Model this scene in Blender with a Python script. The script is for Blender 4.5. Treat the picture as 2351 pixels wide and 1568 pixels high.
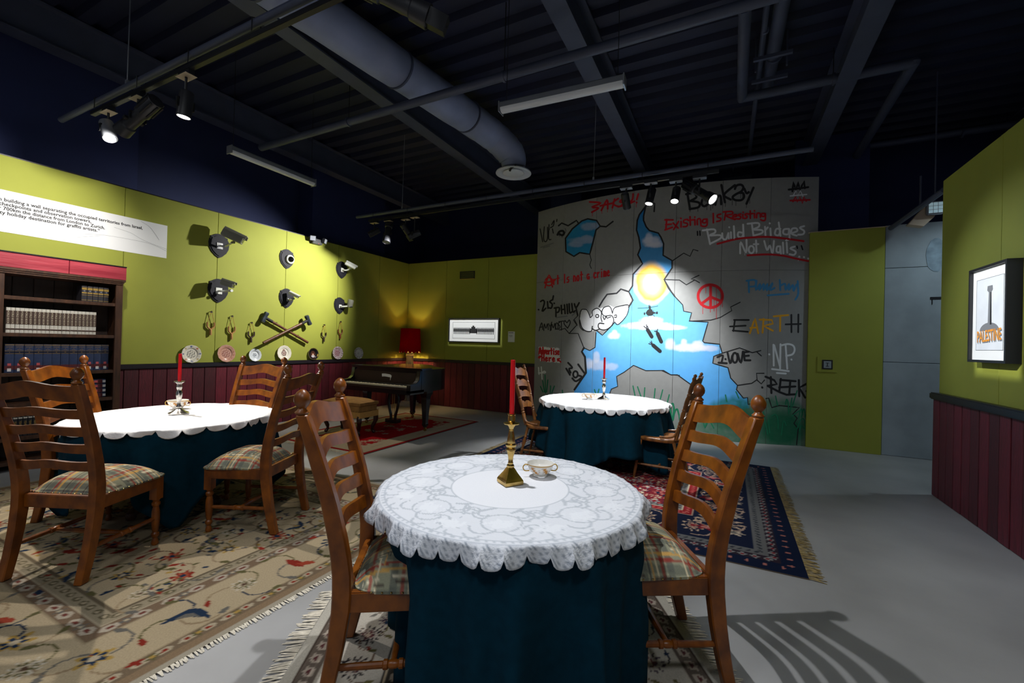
import bpy, bmesh, math, random
import numpy as np
from mathutils import Matrix, Vector
for o in list(bpy.data.objects): bpy.data.objects.remove(o)
SC = bpy.context.scene
COL = SC.collection
PI = math.pi
# ------------------------------------------------------------------ camera
PW, PH = 2351, 1568
FPX, PITCH, ROLL, YAW, CH = 990.47, .0062, .0258, .4664, 1.38
_c, _s = math.cos(YAW), math.sin(YAW)
F0 = np.array([-_s, _c, 0.]); R0 = np.array([_c, _s, 0.]); U0 = np.array([0, 0, 1.])
FW = math.cos(PITCH)*F0 + math.sin(PITCH)*U0
UP = math.cos(PITCH)*U0 - math.sin(PITCH)*F0
RT = math.cos(ROLL)*R0 + math.sin(ROLL)*UP
UU = -math.sin(ROLL)*R0 + math.cos(ROLL)*UP
CAMP = np.array([0, 0, CH])
cd = bpy.data.cameras.new('camera'); cam = bpy.data.objects.new('camera', cd); COL.objects.link(cam)
cd.sensor_fit = 'HORIZONTAL'; cd.sensor_width = 36; cd.lens = FPX/PW*36; cd.clip_start = .05
cam.matrix_world = Matrix(((RT[0], UU[0], -FW[0], 0), (RT[1], UU[1], -FW[1], 0), (RT[2], UU[2], -FW[2], CH), (0, 0, 0, 1)))
SC.camera = cam
# ------------------------------------------------------------------ world, view, large light
w = bpy.data.worlds.new('world'); SC.world = w; w.use_nodes = True
w.node_tree.nodes['Background'].inputs[0].default_value = (.50, .56, .72, 1)
w.node_tree.nodes['Background'].inputs[1].default_value = .15
vs = SC.view_settings; vs.view_transform = 'Standard'; vs.look = 'None'; vs.gamma = 1; vs.use_curve_mapping = False
vs.exposure = 0.0

FILL_LAMPS = [(-5.0, -1.0, 4.3, 12), (-1.8, -1.2, 4.3, 34), (1.0, -.8, 4.3, 46)]      # unseen panels added behind the camera as general fill: x, y, z, watts
def ray(x, y): return FW + RT*((x-PW/2)/FPX) - UU*((y-PH/2)/FPX)
def onz(x, y, z=0.):
    d = ray(x, y); return CAMP + d*((z-CH)/d[2])
def onx(x, y, c):
    d = ray(x, y); return CAMP + d*(c/d[0])
def ony(x, y, c):
    d = ray(x, y); return CAMP + d*(c/d[1])
def project(P):
    d = np.asarray(P, float) - CAMP; z = d@FW
    return PW/2 + FPX*(d@RT)/z, PH/2 - FPX*(d@UU)/z
def lin(v):
    v = v/255.; return v/12.92 if v <= .04045 else ((v+.055)/1.055)**2.4
def S(r, g, b): return (lin(r), lin(g), lin(b))
# ------------------------------------------------------------------ materials
def mat(name, col, rough=.6, metal=0., var=0., scale=8., bump=0., bscale=60., spec=.5, stretch=(1, 1, 1), col2=None, emit=0., coat=0.):
    m = bpy.data.materials.new(name); m.use_nodes = True
    nt = m.node_tree; b = nt.nodes['Principled BSDF']
    b.inputs['Roughness'].default_value = rough; b.inputs['Metallic'].default_value = metal
    b.inputs['Specular IOR Level'].default_value = spec
    if coat: b.inputs['Coat Weight'].default_value = coat; b.inputs['Coat Roughness'].default_value = .15
    c = (*col, 1)
    b.inputs['Base Color'].default_value = c
    if var or col2 or bump:
        tc = nt.nodes.new('ShaderNodeTexCoord'); mp = nt.nodes.new('ShaderNodeMapping')
        mp.inputs['Scale'].default_value = stretch
        nt.links.new(tc.outputs['Object'], mp.inputs['Vector'])
    if var or col2:
        n = nt.nodes.new('ShaderNodeTexNoise'); n.inputs['Scale'].default_value = scale; n.inputs['Detail'].default_value = 6
        nt.links.new(mp.outputs['Vector'], n.inputs['Vector'])
        r = nt.nodes.new('ShaderNodeValToRGB')
        if col2 is None:
            a = tuple(max(0, x*(1-var)) for x in col); e = tuple(min(1, x*(1+var)) for x in col)
        else: a, e = col, col2
        r.color_ramp.elements[0].position = .33; r.color_ramp.elements[1].position = .67
        r.color_ramp.elements[0].color = (*a, 1); r.color_ramp.elements[1].color = (*e, 1)
        nt.links.new(n.outputs['Fac'], r.inputs['Fac']); nt.links.new(r.outputs['Color'], b.inputs['Base Color'])
    if bump:
        n2 = nt.nodes.new('ShaderNodeTexNoise'); n2.inputs['Scale'].default_value = bscale; n2.inputs['Detail'].default_value = 4
        nt.links.new(mp.outputs['Vector'], n2.inputs['Vector'])
        bp = nt.nodes.new('ShaderNodeBump'); bp.inputs['Strength'].default_value = bump; bp.inputs['Distance'].default_value = .01
        nt.links.new(n2.outputs['Fac'], bp.inputs['Height']); nt.links.new(bp.outputs['Normal'], b.inputs['Normal'])
    if emit:
        b.inputs['Emission Color'].default_value = c; b.inputs['Emission Strength'].default_value = emit
    return m
def attr_mat(name, rough=.8, bump=0., bscale=200., spec=.3, noise=.0, nscale=40., sheen=0., trans=0.):
    m = bpy.data.materials.new(name); m.use_nodes = True
    nt = m.node_tree; b = nt.nodes['Principled BSDF']
    b.inputs['Roughness'].default_value = rough; b.inputs['Specular IOR Level'].default_value = spec
    if sheen: b.inputs['Sheen Weight'].default_value = sheen
    a = nt.nodes.new('ShaderNodeAttribute'); a.attribute_name = 'Col'
    src = a.outputs['Color']
    tc = nt.nodes.new('ShaderNodeTexCoord')
    if noise:
        n = nt.nodes.new('ShaderNodeTexNoise'); n.inputs['Scale'].default_value = nscale; n.inputs['Detail'].default_value = 5
        nt.links.new(tc.outputs['Object'], n.inputs['Vector'])
        mr = nt.nodes.new('ShaderNodeMapRange'); mr.inputs['From Min'].default_value = .3; mr.inputs['From Max'].default_value = .7
        mr.inputs['To Min'].default_value = 1-noise; mr.inputs['To Max'].default_value = 1+noise
        nt.links.new(n.outputs['Fac'], mr.inputs['Value'])
        mx = nt.nodes.new('ShaderNodeVectorMath'); mx.operation = 'SCALE'
        nt.links.new(src, mx.inputs[0]); nt.links.new(mr.outputs['Result'], mx.inputs['Scale'])
        src = mx.outputs['Vector']
    nt.links.new(src, b.inputs['Base Color'])
    if bump:
        n2 = nt.nodes.new('ShaderNodeTexNoise'); n2.inputs['Scale'].default_value = bscale
        nt.links.new(tc.outputs['Object'], n2.inputs['Vector'])
        bp = nt.nodes.new('ShaderNodeBump'); bp.inputs['Strength'].default_value = bump; bp.inputs['Distance'].default_value = .008
        nt.links.new(n2.outputs['Fac'], bp.inputs['Height']); nt.links.new(bp.outputs['Normal'], b.inputs['Normal'])
    return m
def rand_mat(name, col, spread, rough=.6, stretch=(30, 30, 2), bump=.3):
    """wood whose tone differs from piece to piece (object random) with grain along z"""
    m = mat(name, col, rough, var=.35, scale=3., bump=bump, bscale=9., stretch=stretch)
    nt = m.node_tree; b = nt.nodes['Principled BSDF']
    src = b.inputs['Base Color'].links[0].from_socket
    oi = nt.nodes.new('ShaderNodeObjectInfo')
    mr = nt.nodes.new('ShaderNodeMapRange'); mr.inputs['To Min'].default_value = 1-spread; mr.inputs['To Max'].default_value = 1+spread
    nt.links.new(oi.outputs['Random'], mr.inputs['Value'])
    mx = nt.nodes.new('ShaderNodeVectorMath'); mx.operation = 'SCALE'
    nt.links.new(src, mx.inputs[0]); nt.links.new(mr.outputs['Result'], mx.inputs['Scale'])
    nt.links.new(mx.outputs['Vector'], b.inputs['Base Color'])
    return m
M = {}
M['floor'] = mat('concrete_floor', S(152, 152, 152), .5, var=.14, scale=1.3, bump=.05, bscale=25)
M['green'] = mat('olive_green_paint', S(148, 153, 54), .75, var=.03, scale=3, bump=.05, bscale=150)
M['navy'] = mat('navy_wall_paint', S(30, 40, 80), .8, var=.08, scale=2)
M['navy2'] = mat('navy_pilaster_paint', S(38, 48, 92), .8, var=.08, scale=2)
M['deck'] = mat('dark_steel_deck', S(26, 31, 56), .6, var=.15, scale=2)
M['steel'] = mat('dark_painted_steel', S(66, 72, 92), .55, var=.1, scale=4)
M['duct'] = mat('grey_duct_wrap', S(132, 142, 172), .6, var=.1, scale=3, bump=.2, bscale=6)
M['plank'] = rand_mat('maroon_stained_board', S(90, 15, 32), .45, .6)
M['rail'] = mat('black_stained_rail', S(34, 28, 34), .35, var=.2, scale=10, stretch=(1, 8, 8))
M['black'] = mat('black_metal', S(22, 23, 27), .4)
M['blackp'] = mat('black_plastic', S(30, 31, 36), .45)
M['white'] = mat('white_matt', S(238, 238, 236), .6)
M['paper'] = mat('white_paper', S(232, 233, 232), .7)
M['greyw'] = mat('grey_concrete_wall', S(150, 160, 166), .75, var=.10, scale=3.5)
M['blotch'] = mat('pale_blue_patch', S(134, 152, 164), .8, var=.25, scale=9)
M['chrome'] = mat('silver_metal', S(205, 205, 210), .22, 1.)
M['alu'] = mat('grey_aluminium', S(150, 154, 160), .4, .6)
M['brass'] = mat('aged_brass', S(190, 160, 96), .26, 1., var=.25, scale=20)
M['silver'] = mat('tarnished_silver', S(190, 186, 180), .25, 1., var=.45, scale=45)
M['candle'] = mat('red_candle_wax', S(226, 14, 28), .35, spec=.5)
M['wick'] = mat('burnt_wick', S(30, 24, 22), .9)
M['wood'] = mat('warm_brown_chair_wood', S(90, 44, 9), .36, col2=S(140, 76, 12), scale=7., stretch=(2, 2, 1.4), bump=.03, bscale=30)
M['dwood'] = mat('dark_bookcase_wood', S(58, 36, 24), .5, col2=S(88, 56, 36), scale=4, stretch=(9, 9, 1.2), bump=.15, bscale=12)
M['dwood2'] = mat('darker_backboard_wood', S(44, 31, 26), .6, var=.3, scale=4, stretch=(9, 9, 1.2))
M['tchair'] = mat('turned_chair_wood', S(96, 60, 34), .35, col2=S(150, 96, 44), scale=5, stretch=(5, 5, 2))
M['redboard'] = mat('red_stained_board', S(150, 36, 52), .45, col2=S(184, 66, 78), scale=2.5, stretch=(2, .7, 7), bump=.2, bscale=9)
M['cloth'] = mat('dark_teal_tablecloth', S(5, 46, 62), .95, var=.12, scale=25, bump=.15, bscale=500, spec=.1)
M['lacew'] = mat('white_lace_cloth', S(240, 241, 243), .85, var=.03, scale=30, bump=.35, bscale=70)
M['piano'] = mat('black_polished_piano', S(22, 20, 22), .22, coat=.4)
M['pianob'] = mat('dark_brown_piano_panel', S(48, 34, 30), .4, var=.2, scale=8)
M['ivory'] = mat('ivory_keys', S(226, 216, 188), .35)
M['velvet'] = mat('mustard_velvet', S(160, 116, 60), .9, var=.18, scale=14, bump=.2, bscale=90)
M['fringe'] = mat('gold_fringe', S(196, 150, 78), .8, var=.25, scale=80, stretch=(8, 8, .3))
M['dleg'] = mat('dark_mahogany', S(52, 26, 20), .3)
M['rubber'] = mat('black_rubber', S(20, 20, 20), .7)
M['concol'] = mat('plaster_column', S(176, 178, 180), .6)
M['dcol'] = mat('bronze_column', S(120, 116, 116), .35, .3)
M['slingw'] = mat('pale_slingshot_wood', S(168, 122, 66), .55, var=.2, scale=12)
M['slingd'] = mat('dark_slingshot_wood', S(58, 40, 28), .5, var=.2, scale=12)
M['slingr'] = mat('red_brown_slingshot_wood', S(120, 58, 26), .5, var=.2, scale=12)
M['band'] = mat('amber_rubber_band', S(176, 122, 46), .5)
M['iron'] = mat('hammer_iron', S(62, 70, 80), .45, .5, var=.25, scale=15)
M['handle'] = mat('hammer_handle_wood', S(78, 48, 34), .4, col2=S(112, 70, 46), scale=6, stretch=(6, 6, 1))
M['shield'] = mat('dark_plaque', S(36, 36, 44), .6, spec=.2)
M['camg'] = mat('camera_grey', S(132, 132, 120), .45)
M['camw'] = mat('camera_white', S(214, 216, 210), .4)
M['camd'] = mat('camera_lens_black', S(10, 10, 12), .12)
M['lens'] = mat('lit_lamp_lens', (1, .98, .95), .3, emit=14.)
M['lensoff'] = mat('unlit_lens', S(150, 155, 165), .15)
M['tube'] = mat('fluorescent_tube_off', S(206, 210, 214), .4)
M['beige'] = mat('beige_plastic', S(190, 172, 150), .6)
M['gold'] = mat('gold_print', S(206, 168, 84), .4, .5)
M['ink'] = mat('black_print', S(26, 27, 29), .8)
M['greyink'] = mat('grey_print', S(120, 122, 126), .8)
M['orange'] = mat('orange_print', S(232, 148, 40), .7)
M['rug'] = attr_mat('woven_rug', .95, bump=.35, bscale=350, spec=.1, noise=.10, nscale=120)
M['plaid'] = attr_mat('plaid_upholstery', .95, bump=.15, bscale=400, spec=.1, noise=.08, nscale=200)
M['mural'] = attr_mat('painted_mural_board', .75, spec=.25, noise=.035, nscale=14)
M['lace'] = attr_mat('lace_pattern_cloth', .9, bump=.25, bscale=160, spec=.15)
M['china'] = attr_mat('glazed_china', .18, spec=.5)
M['fabric_fringe'] = mat('cream_rug_fringe', S(206, 198, 180), .9, var=.2, scale=40)
M['fringe2'] = mat('straw_rug_fringe', S(176, 152, 96), .9, col2=S(110, 92, 52), scale=30)
# ------------------------------------------------------------------ mesh builder
def rotm(rx=0, ry=0, rz=0):
    return np.array((Matrix.Rotation(rz, 3, 'Z') @ Matrix.Rotation(ry, 3, 'Y') @ Matrix.Rotation(rx, 3, 'X')))
class MB:
    def __init__(s): s.V = []; s.F = []; s.Cc = []
    def add(s, V, F, col=None):
        n = len(s.V); s.V += [tuple(v) for v in V]; s.F += [tuple(i+n for i in f) for f in F]
        if col is not None: s.Cc += [col]*len(V)
        return s
    def box(s, c, d, R=None, col=None):
        x, y, z = d[0]/2, d[1]/2, d[2]/2
        V = np.array([(-x, -y, -z), (x, -y, -z), (x, y, -z), (-x, y, -z), (-x, -y, z), (x, -y, z), (x, y, z), (-x, y, z)])
        if R is not None: V = V@np.asarray(R).T
        return s.add(V+np.asarray(c), [(0, 3, 2, 1), (4, 5, 6, 7), (0, 1, 5, 4), (1, 2, 6, 5), (2, 3, 7, 6), (3, 0, 4, 7)], col)
    def ab(s, a, b, col=None):
        a = np.asarray(a, float); b = np.asarray(b, float)
        return s.box((a+b)/2, np.abs(b-a), None, col)
    def tube(s, pts, r, n=10, cap=True, ratio=1., flat=None):
        P = [np.asarray(p, float) for p in pts]; m = len(P)
        rs = r if hasattr(r, '__len__') else [r]*m
        T = []
        for i in range(m):
            t = P[min(i+1, m-1)]-P[max(i-1, 0)]; T.append(t/(np.linalg.norm(t)+1e-12))
        up = np.array(flat if flat is not None else ((0, 0, 1.) if abs(T[0][2]) < .9 else (1., 0, 0)), float)
        V = []; Fc = []
        for i in range(m):
            up = up-T[i]*(up@T[i]); up /= np.linalg.norm(up)+1e-12
            sd = np.cross(T[i], up)
            for k in range(n):
                a = 2*PI*k/n; V.append(P[i]+rs[i]*(math.cos(a)*sd*ratio+math.sin(a)*up))
        for i in range(m-1):
            for k in range(n):
                k2 = (k+1) % n; Fc.append((i*n+k, i*n+k2, (i+1)*n+k2, (i+1)*n+k))
        if cap: Fc.append(tuple(range(n-1, -1, -1))); Fc.append(tuple((m-1)*n+k for k in range(n)))
        return s.add(V, Fc)
    def lathe(s, prof, n=20, o=(0, 0, 0), mod=None, R=None, cap=True, col=None):
        V = []; Fc = []; m = len(prof)
        for (r, z) in prof:
            for k in range(n):
                a = 2*PI*k/n; rr = max(r, 1e-4)*(mod(a, z) if mod else 1)
                V.append((rr*math.cos(a), rr*math.sin(a), z))
        V = np.array(V)
        if R is not None: V = V@np.asarray(R).T
        for i in range(m-1):
            for k in range(n):
                k2 = (k+1) % n; Fc.append((i*n+k, i*n+k2, (i+1)*n+k2, (i+1)*n+k))
        if cap: Fc.append(tuple(range(n-1, -1, -1))); Fc.append(tuple((m-1)*n+k for k in range(n)))
        return s.add(V+np.asarray(o), Fc, col)
    def prism(s, poly, h0, h1, R=None, o=(0, 0, 0)):
        n = len(poly); V = [(p[0], p[1], h0) for p in poly]+[(p[0], p[1], h1) for p in poly]
        V = np.array(V)
        if R is not None: V = V@np.asarray(R).T
        Fc = [tuple(range(n-1, -1, -1)), tuple(range(n, 2*n))]+[(i, (i+1) % n, n+(i+1) % n, n+i) for i in range(n)]
        return s.add(V+np.asarray(o), Fc)
    def grid(s, P, col=None, closed=False):
        P = np.asarray(P); a, b = P.shape[:2]; n = len(s.V)
        s.V += [tuple(v) for v in P.reshape(-1, 3)]
        bb = b if closed else b-1
        for i in range(a-1):
            for j in range(bb):
                j2 = (j+1) % b; s.F.append((n+i*b+j, n+i*b+j2, n+(i+1)*b+j2, n+(i+1)*b+j))
        if col is not None: s.Cc += [tuple(c) for c in np.asarray(col).reshape(-1, 3)]
        return s
    def mesh(s, name, m, smooth=True, bevel=0., seg=2, angle=35):
        me = bpy.data.meshes.new(name); me.from_pydata(s.V, [], s.F)
        if s.Cc and len(s.Cc) == len(s.V):
            at = me.color_attributes.new('Col', 'FLOAT_COLOR', 'POINT')
            at.data.foreach_set('color', np.c_[np.array(s.Cc), np.ones(len(s.Cc))].astype(np.float32).ravel())
        if bevel:
            bm = bmesh.new(); bm.from_mesh(me)
            ed = [e for e in bm.edges if e.is_manifold and e.calc_face_angle(0) > .6]
            bmesh.ops.bevel(bm, geom=ed, offset=bevel, segments=seg, affect='EDGES', clamp_overlap=True)
            bm.to_mesh(me); bm.free()
        me.materials.append(M[m] if isinstance(m, str) else m)
        if smooth:
            me.polygons.foreach_set('use_smooth', [True]*len(me.polygons)); me.set_sharp_from_angle(angle=math.radians(angle))
        return me
    def obj(s, name, m, parent=None, **k):
        return link(name, s.mesh(name, m, **k), parent)
def link(name, me, parent=None):
    o = bpy.data.objects.new(name, me); COL.objects.link(o)
    if parent: o.parent = parent
    return o
def tag(o, label=None, cat=None, group=None, kind=None):
    if label: o['label'] = label
    if cat: o['category'] = cat
    if group: o['group'] = group
    if kind: o['kind'] = kind
    return o
def thing(name, label, cat, loc=(0, 0, 0), rz=0., group=None, kind=None, rot=None):
    o = bpy.data.objects.new(name, None); COL.objects.link(o); o.empty_display_size = .1
    o.location = loc; o.rotation_euler = rot if rot is not None else (0, 0, rz)
    return tag(o, label, cat, group, kind)
def struct(name, label=None, loc=(0, 0, 0)):
    return thing(name, label, None, loc, kind='structure')
def dup(root, loc=None, rz=None, label=None):
    r = root.copy(); COL.objects.link(r)
    if loc is not None: r.location = loc
    if rz is not None: r.rotation_euler = (0, 0, rz)
    if label: r['label'] = label
    for ch in list(root.children):
        c = ch.copy(); COL.objects.link(c); c.parent = r
        for g in list(ch.children):
            d = g.copy(); COL.objects.link(d); d.parent = c
    return r
def smooth_pts(P, k=5):
    P = [np.asarray(p, float) for p in P]; out = []
    for i in range(len(P)-1):
        p0 = P[max(i-1, 0)]; p1 = P[i]; p2 = P[i+1]; p3 = P[min(i+2, len(P)-1)]
        for j in range(k):
            t = j/k
            out.append(.5*((2*p1)+(-p0+p2)*t+(2*p0-5*p1+4*p2-p3)*t*t+(-p0+3*p1-3*p2+p3)*t**3))
    out.append(P[-1]); return out
def spot(name, parent, loc, target, power, deg, blend=.25, col=(1, .95, .88), soft=.03, square=False, scale=None):
    l = bpy.data.lights.new(name, 'SPOT'); l.energy = power; l.spot_size = math.radians(deg); l.spot_blend = blend
    l.color = col; l.shadow_soft_size = soft; l.use_square = False
    o = bpy.data.objects.new(name, l); COL.objects.link(o)
    d = Vector(target)-Vector(loc); q = d.to_track_quat('-Z', 'Y')
    mw = Matrix.Translation(loc) @ q.to_matrix().to_4x4()
    if scale: mw = mw @ Matrix.Diagonal((scale[0], scale[1], 1, 1))
    if parent:
        o.parent = parent
        pm = Matrix.LocRotScale(parent.location, parent.rotation_euler, None)
        o.matrix_parent_inverse = pm.inverted()
    o.matrix_basis = mw
    return o
def shutter(t, src, corners, e=.10):
    """framing shutters: a plate with a rectangular opening that trims the beam to the four corners"""
    o = np.array(t.location); src = np.array(src, float); c = np.mean([np.array(k) for k in corners], 0)
    d = c-src; d /= np.linalg.norm(d); ap = [src+(np.array(k)-src)*(e/((np.array(k)-src)@d)) for k in corners]
    ctr = np.mean(ap, 0); u = ap[1]-ap[0]; u -= d*(u@d); u /= np.linalg.norm(u); v = np.cross(d, u)
    R_ = .045; sg = np.sign((ap[2]-ap[1])@v)
    out = [ctr+R_*(-u-sg*v), ctr+R_*(u-sg*v), ctr+R_*(u+sg*v), ctr+R_*(-u+sg*v)]
    MB().add([p-o for p in ap]+[p-o for p in out], [(0, 1, 5, 4), (1, 2, 6, 5), (2, 3, 7, 6), (3, 0, 4, 7)]).obj('framing_shutter', 'black', t, smooth=False)
    back = [p-d*(e+.015) for p in out]
    MB().add([p-o for p in out]+[p-o for p in back], [(0, 1, 5, 4), (1, 2, 6, 5), (2, 3, 7, 6), (3, 0, 4, 7)]).obj('snoot', 'black', t, smooth=False)
def text_mesh(body, size, m, ext=0.0, offset=0., align='LEFT', xs=1., shear=0.):
    cu = bpy.data.curves.new('lettering', 'FONT'); cu.body = body; cu.size = size; cu.align_x = align
    cu.offset = offset; cu.extrude = ext; cu.shear = shear; cu.resolution_u = 2
    o = bpy.data.objects.new('lettering_tmp', cu); COL.objects.link(o)
    dg = bpy.context.evaluated_depsgraph_get(); dg.update()
    me = bpy.data.meshes.new_from_object(o.evaluated_get(dg)); me.name = 'lettering'
    bpy.data.objects.remove(o)
    if xs != 1.: me.transform(Matrix.Diagonal((xs, 1, 1, 1)))
    me.materials.clear(); me.materials.append(M[m])
    return me
# ------------------------------------------------------------------ the setting
xL, yB, zT, zR, xR, zTr = -6.554, 7.697, 3.152, 1.012, 1.845, 3.09
rng = random.Random(4)
_pl = {}
def plank_run(root, ax, at, sgn, a0, a1, z0, z1, w=.15, th=.022):
    """vertical boards side by side along y (ax=1) or x (ax=0); outer face at 'at'"""
    n = max(1, round((a1-a0)/w)); ww = (a1-a0)/n
    for i in range(n):
        c = a0+(i+.5)*ww; t = th-rng.random()*.004
        key = (ax, round(ww, 4), round(z1-z0, 3))
        if key not in _pl:
            d = (th, ww-.006, z1-z0) if ax == 1 else (ww-.006, th, z1-z0)
            _pl[key] = MB().box((0, 0, 0), d).mesh('plank', 'plank', bevel=.003, seg=1)
        o = link('plank', _pl[key], root)
        off = at-sgn*(th/2+(th-t))
        o.location = (off, c, (z0+z1)/2) if ax == 1 else (c, off, (z0+z1)/2)
def panel_run(root, ax, at, sgn, cuts, z0, z1, m, th=.02, gap=.005, name='wall_panel'):
    for a, b in zip(cuts[:-1], cuts[1:]):
        c = (a+b)/2; d = b-a-gap
        mb = MB().box((0, 0, 0), (th, d, z1-z0) if ax == 1 else (d, th, z1-z0))
        o = mb.obj(name, m, root, bevel=.002, seg=1)
        o.location = (at-sgn*th/2, c, (z0+z1)/2) if ax == 1 else (c, at-sgn*th/2, (z0+z1)/2)
# floor
fl = MB().box((0, 0, 0), (22, 20, .1)).obj('floor', 'floor'); fl.location = (-1, 4, -.05); tag(fl, kind='structure')
# ceiling deck, ribs run along x
mb = MB(); prof = []; y = -2.; zc = 4.95
while y < 10.:
    prof += [(y, zc), (y+.12, zc), (y+.15, zc-.07), (y+.27, zc-.07)]; y += .30
P = np.array([[(-9.6, a, b) for a, b in prof], [(7., a, b) for a, b in prof]])
mb.grid(P); mb.ab((-9.6, -2, zc+.02), (7, 10, zc+.06))
tag(mb.obj('ceiling', 'deck', smooth=False), kind='structure')
for x in (-6.65, -4.05, -1.46, 1.13, 3.7):
    b = MB(); b.box((0, 0, .2), (.20, 11.6, .02)); b.box((0, 0, -.2), (.20, 11.6, .02)); b.box((0, 0, 0), (.03, 11.6, .4))
    o = b.obj('ceiling_beam', 'steel', smooth=False); o.location = (x, 4, 4.66); tag(o, kind='structure')
# left wall
wl = struct('wall_left', loc=(0, 0, 0))
MB().ab((xL-.13, -1.2, 0), (xL-.022, yB+.13, zT-.004)).obj('core', 'green', wl)
MB().ab((xL-.13, -1.2, zT-.004), (xL-.018, yB+.13, zT+.012)).obj('cap', 'rail', wl)
cuts = [-1.2, -.668, .397, 1.462, 2.527, 3.592, 4.657, 5.722, 6.787, yB]
panel_run(wl, 1, xL, 1, cuts, zR, zT-.004, 'green')
plank_run(wl, 1, xL+.012, 1, -1.2, yB-.02, .004, zR-.055)
MB().ab((xL-.02, -1.2, zR-.06), (xL+.03, yB-.03, zR)).obj('dado_rail', 'rail', wl, bevel=.008)
# back wall
wb = struct('wall_back')
MB().ab((xL-.02, yB+.022, 0), (-3.36, yB+.13, zT-.004)).obj('core', 'green', wb)
MB().ab((xL-.02, yB+.018, zT-.004), (-3.36, yB+.13, zT+.012)).obj('cap', 'rail', wb)
panel_run(wb, 0, yB, -1, [xL, -5.499, -4.454, -3.36], zR, zT-.004, 'green')
plank_run(wb, 0, yB-.012, -1, xL+.02, -3.36, .004, zR-.055)
MB().ab((xL+.03, yB-.03, zR-.06), (-3.355, yB+.02, zR)).obj('dado_rail', 'rail', wb, bevel=.008)
# right wall (near), ends at y = 5.70
wr = struct('wall_right')
MB().ab((xR+.022, -.6, 0), (xR+.16, 5.66, zTr)).obj('core', 'green', wr)
panel_run(wr, 1, xR, -1, [-.6, .36, 1.42, 2.48, 3.54, 4.62, 5.66], zR, zTr, 'green')
plank_run(wr, 1, xR-.03, -1, -.6, 5.70, .004, zR-.06, w=.145, th=.05)
MB().ab((xR-.055, -.6, zR-.065), (xR+.01, 5.72, zR)).obj('dado_rail', 'rail', wr, bevel=.01)
MB().ab((xR+.02, 5.66, 0), (xR+.17, 5.70, zTr)).obj('end_board', 'green', wr)
# green wall panel and grey wall behind the passage
wg = struct('wall_passage')
MB().ab((1.02, 7.53, 0), (1.875, 7.64, 3.112)).obj('wall_panel', 'green', wg, bevel=.003, seg=1)
MB().ab((1.0, 7.525, 3.112), (1.90, 7.66, 3.122)).obj('cap', 'beige', wg)
wq = struct('wall_far')
zs = [0, float(ony(2060, 832, 7.56)[2]), float(ony(2060, 615, 7.56)[2]), 3.14]
for a, b in zip(zs[:-1], zs[1:]):
    MB().ab((1.885, 7.56, a+.003), (5.2, 7.66, b-.003)).obj('wall_slab', 'greyw', wq, bevel=.003, seg=1)
for (px, py, w_, h_) in ((2150, 585, .20, .42),):
    p = ony(px, py, 7.56); n = 18; rr = random.Random(px)
    poly = [(w_/2*(1+.15*rr.random())*math.cos(2*PI*k/n), h_/2*(1+.12*rr.random())*math.sin(2*PI*k/n)) for k in range(n)]
    MB().prism(poly, 0, .002, R=rotm(PI/2), o=(p[0], 7.558, p[2])).obj('paint_patch', 'blotch', wq)
p = ony(2150, 685, 7.556)
MB().ab((p[0]-.06, 7.553, p[2]-.012), (p[0]+.3, 7.558, p[2]+.02)).obj('paint_stroke', 'black', wq)
MB().ab((p[0]-.045, 7.554, p[2]-.08), (p[0]-.037, 7.558, p[2])).obj('paint_drip', 'black', wq)
# tall dark hall around the exhibition walls
wh = struct('wall_hall')
MB().ab((-7.6, -1.5, 0), (-7.4, 9.5, 4.9)).obj('hall_side', 'navy', wh)
MB().ab((-7.6, 9.3, 0), (7, 9.5, 4.9)).obj('hall_end', 'navy', wh)
MB().ab((-7.41, 5.48, 0), (-7.0, 7.38, 4.9)).obj('pilaster', 'navy2', wh)
MB().ab((-7.41, 1.2, 0), (-7.2, 2.9, 4.9)).obj('pilaster', 'navy2', wh)
MB().ab((.92, 8.5, 0), (1.91, 9.31, 4.9)).obj('pilaster', 'navy2', wh)
MB().ab((-3.6, 8.9, 0), (-2.9, 9.31, 4.9)).obj('pilaster', 'navy2', wh)
# ------------------------------------------------------------------ mural wall (curved boards)
ZM = 3.95
_tp = np.array([onz(x, y, ZM)[:2] for x, y in ((1237, 487), (1299, 468.5), (1370, 453), (1456, 438), (1548, 426), (1655, 415.3), (1765, 408.6), (1882, 405.0))])
_A = np.c_[2*_tp, np.ones(8)]; _b = (_tp**2).sum(1); _q = np.linalg.lstsq(_A, _b, rcond=None)[0]
MC = _q[:2]; MR = math.sqrt(_q[2]+MC@MC)
PHI = np.arctan2(_tp[:, 1]-MC[1], _tp[:, 0]-MC[0])
PH0, PH1 = PHI[0], PHI[-1]
if PH0 < 0: PH0 += 2*PI
if PH1 < 0: PH1 += 2*PI
def mpt(phi, z, off=0.): return np.array([MC[0]+(MR+off)*np.cos(phi), MC[1]+(MR+off)*np.sin(phi), z])
def mural_hit(px, py, off=.0015):
    d = ray(px, py); a = d[:2]@d[:2]; o = CAMP[:2]-MC; b = 2*(d[:2]@o); c = o@o-(MR+off)**2
    t = (-b-math.sqrt(max(b*b-4*a*c, 0)))/(2*a)
    return CAMP+d*t
A = lambda x, y: (1200+x/4.125, 380+y/4.125)
B = lambda x, y: (1520+x/4.126, 380+y/4.126)
Cc = lambda x, y: (1200+x/4.125, 720+y/4.125)
D = lambda x, y: (1520+x/4.126, 720+y/4.126)
def L(fn, *v): return [fn(v[i], v[i+1]) for i in range(0, len(v), 2)]
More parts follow.
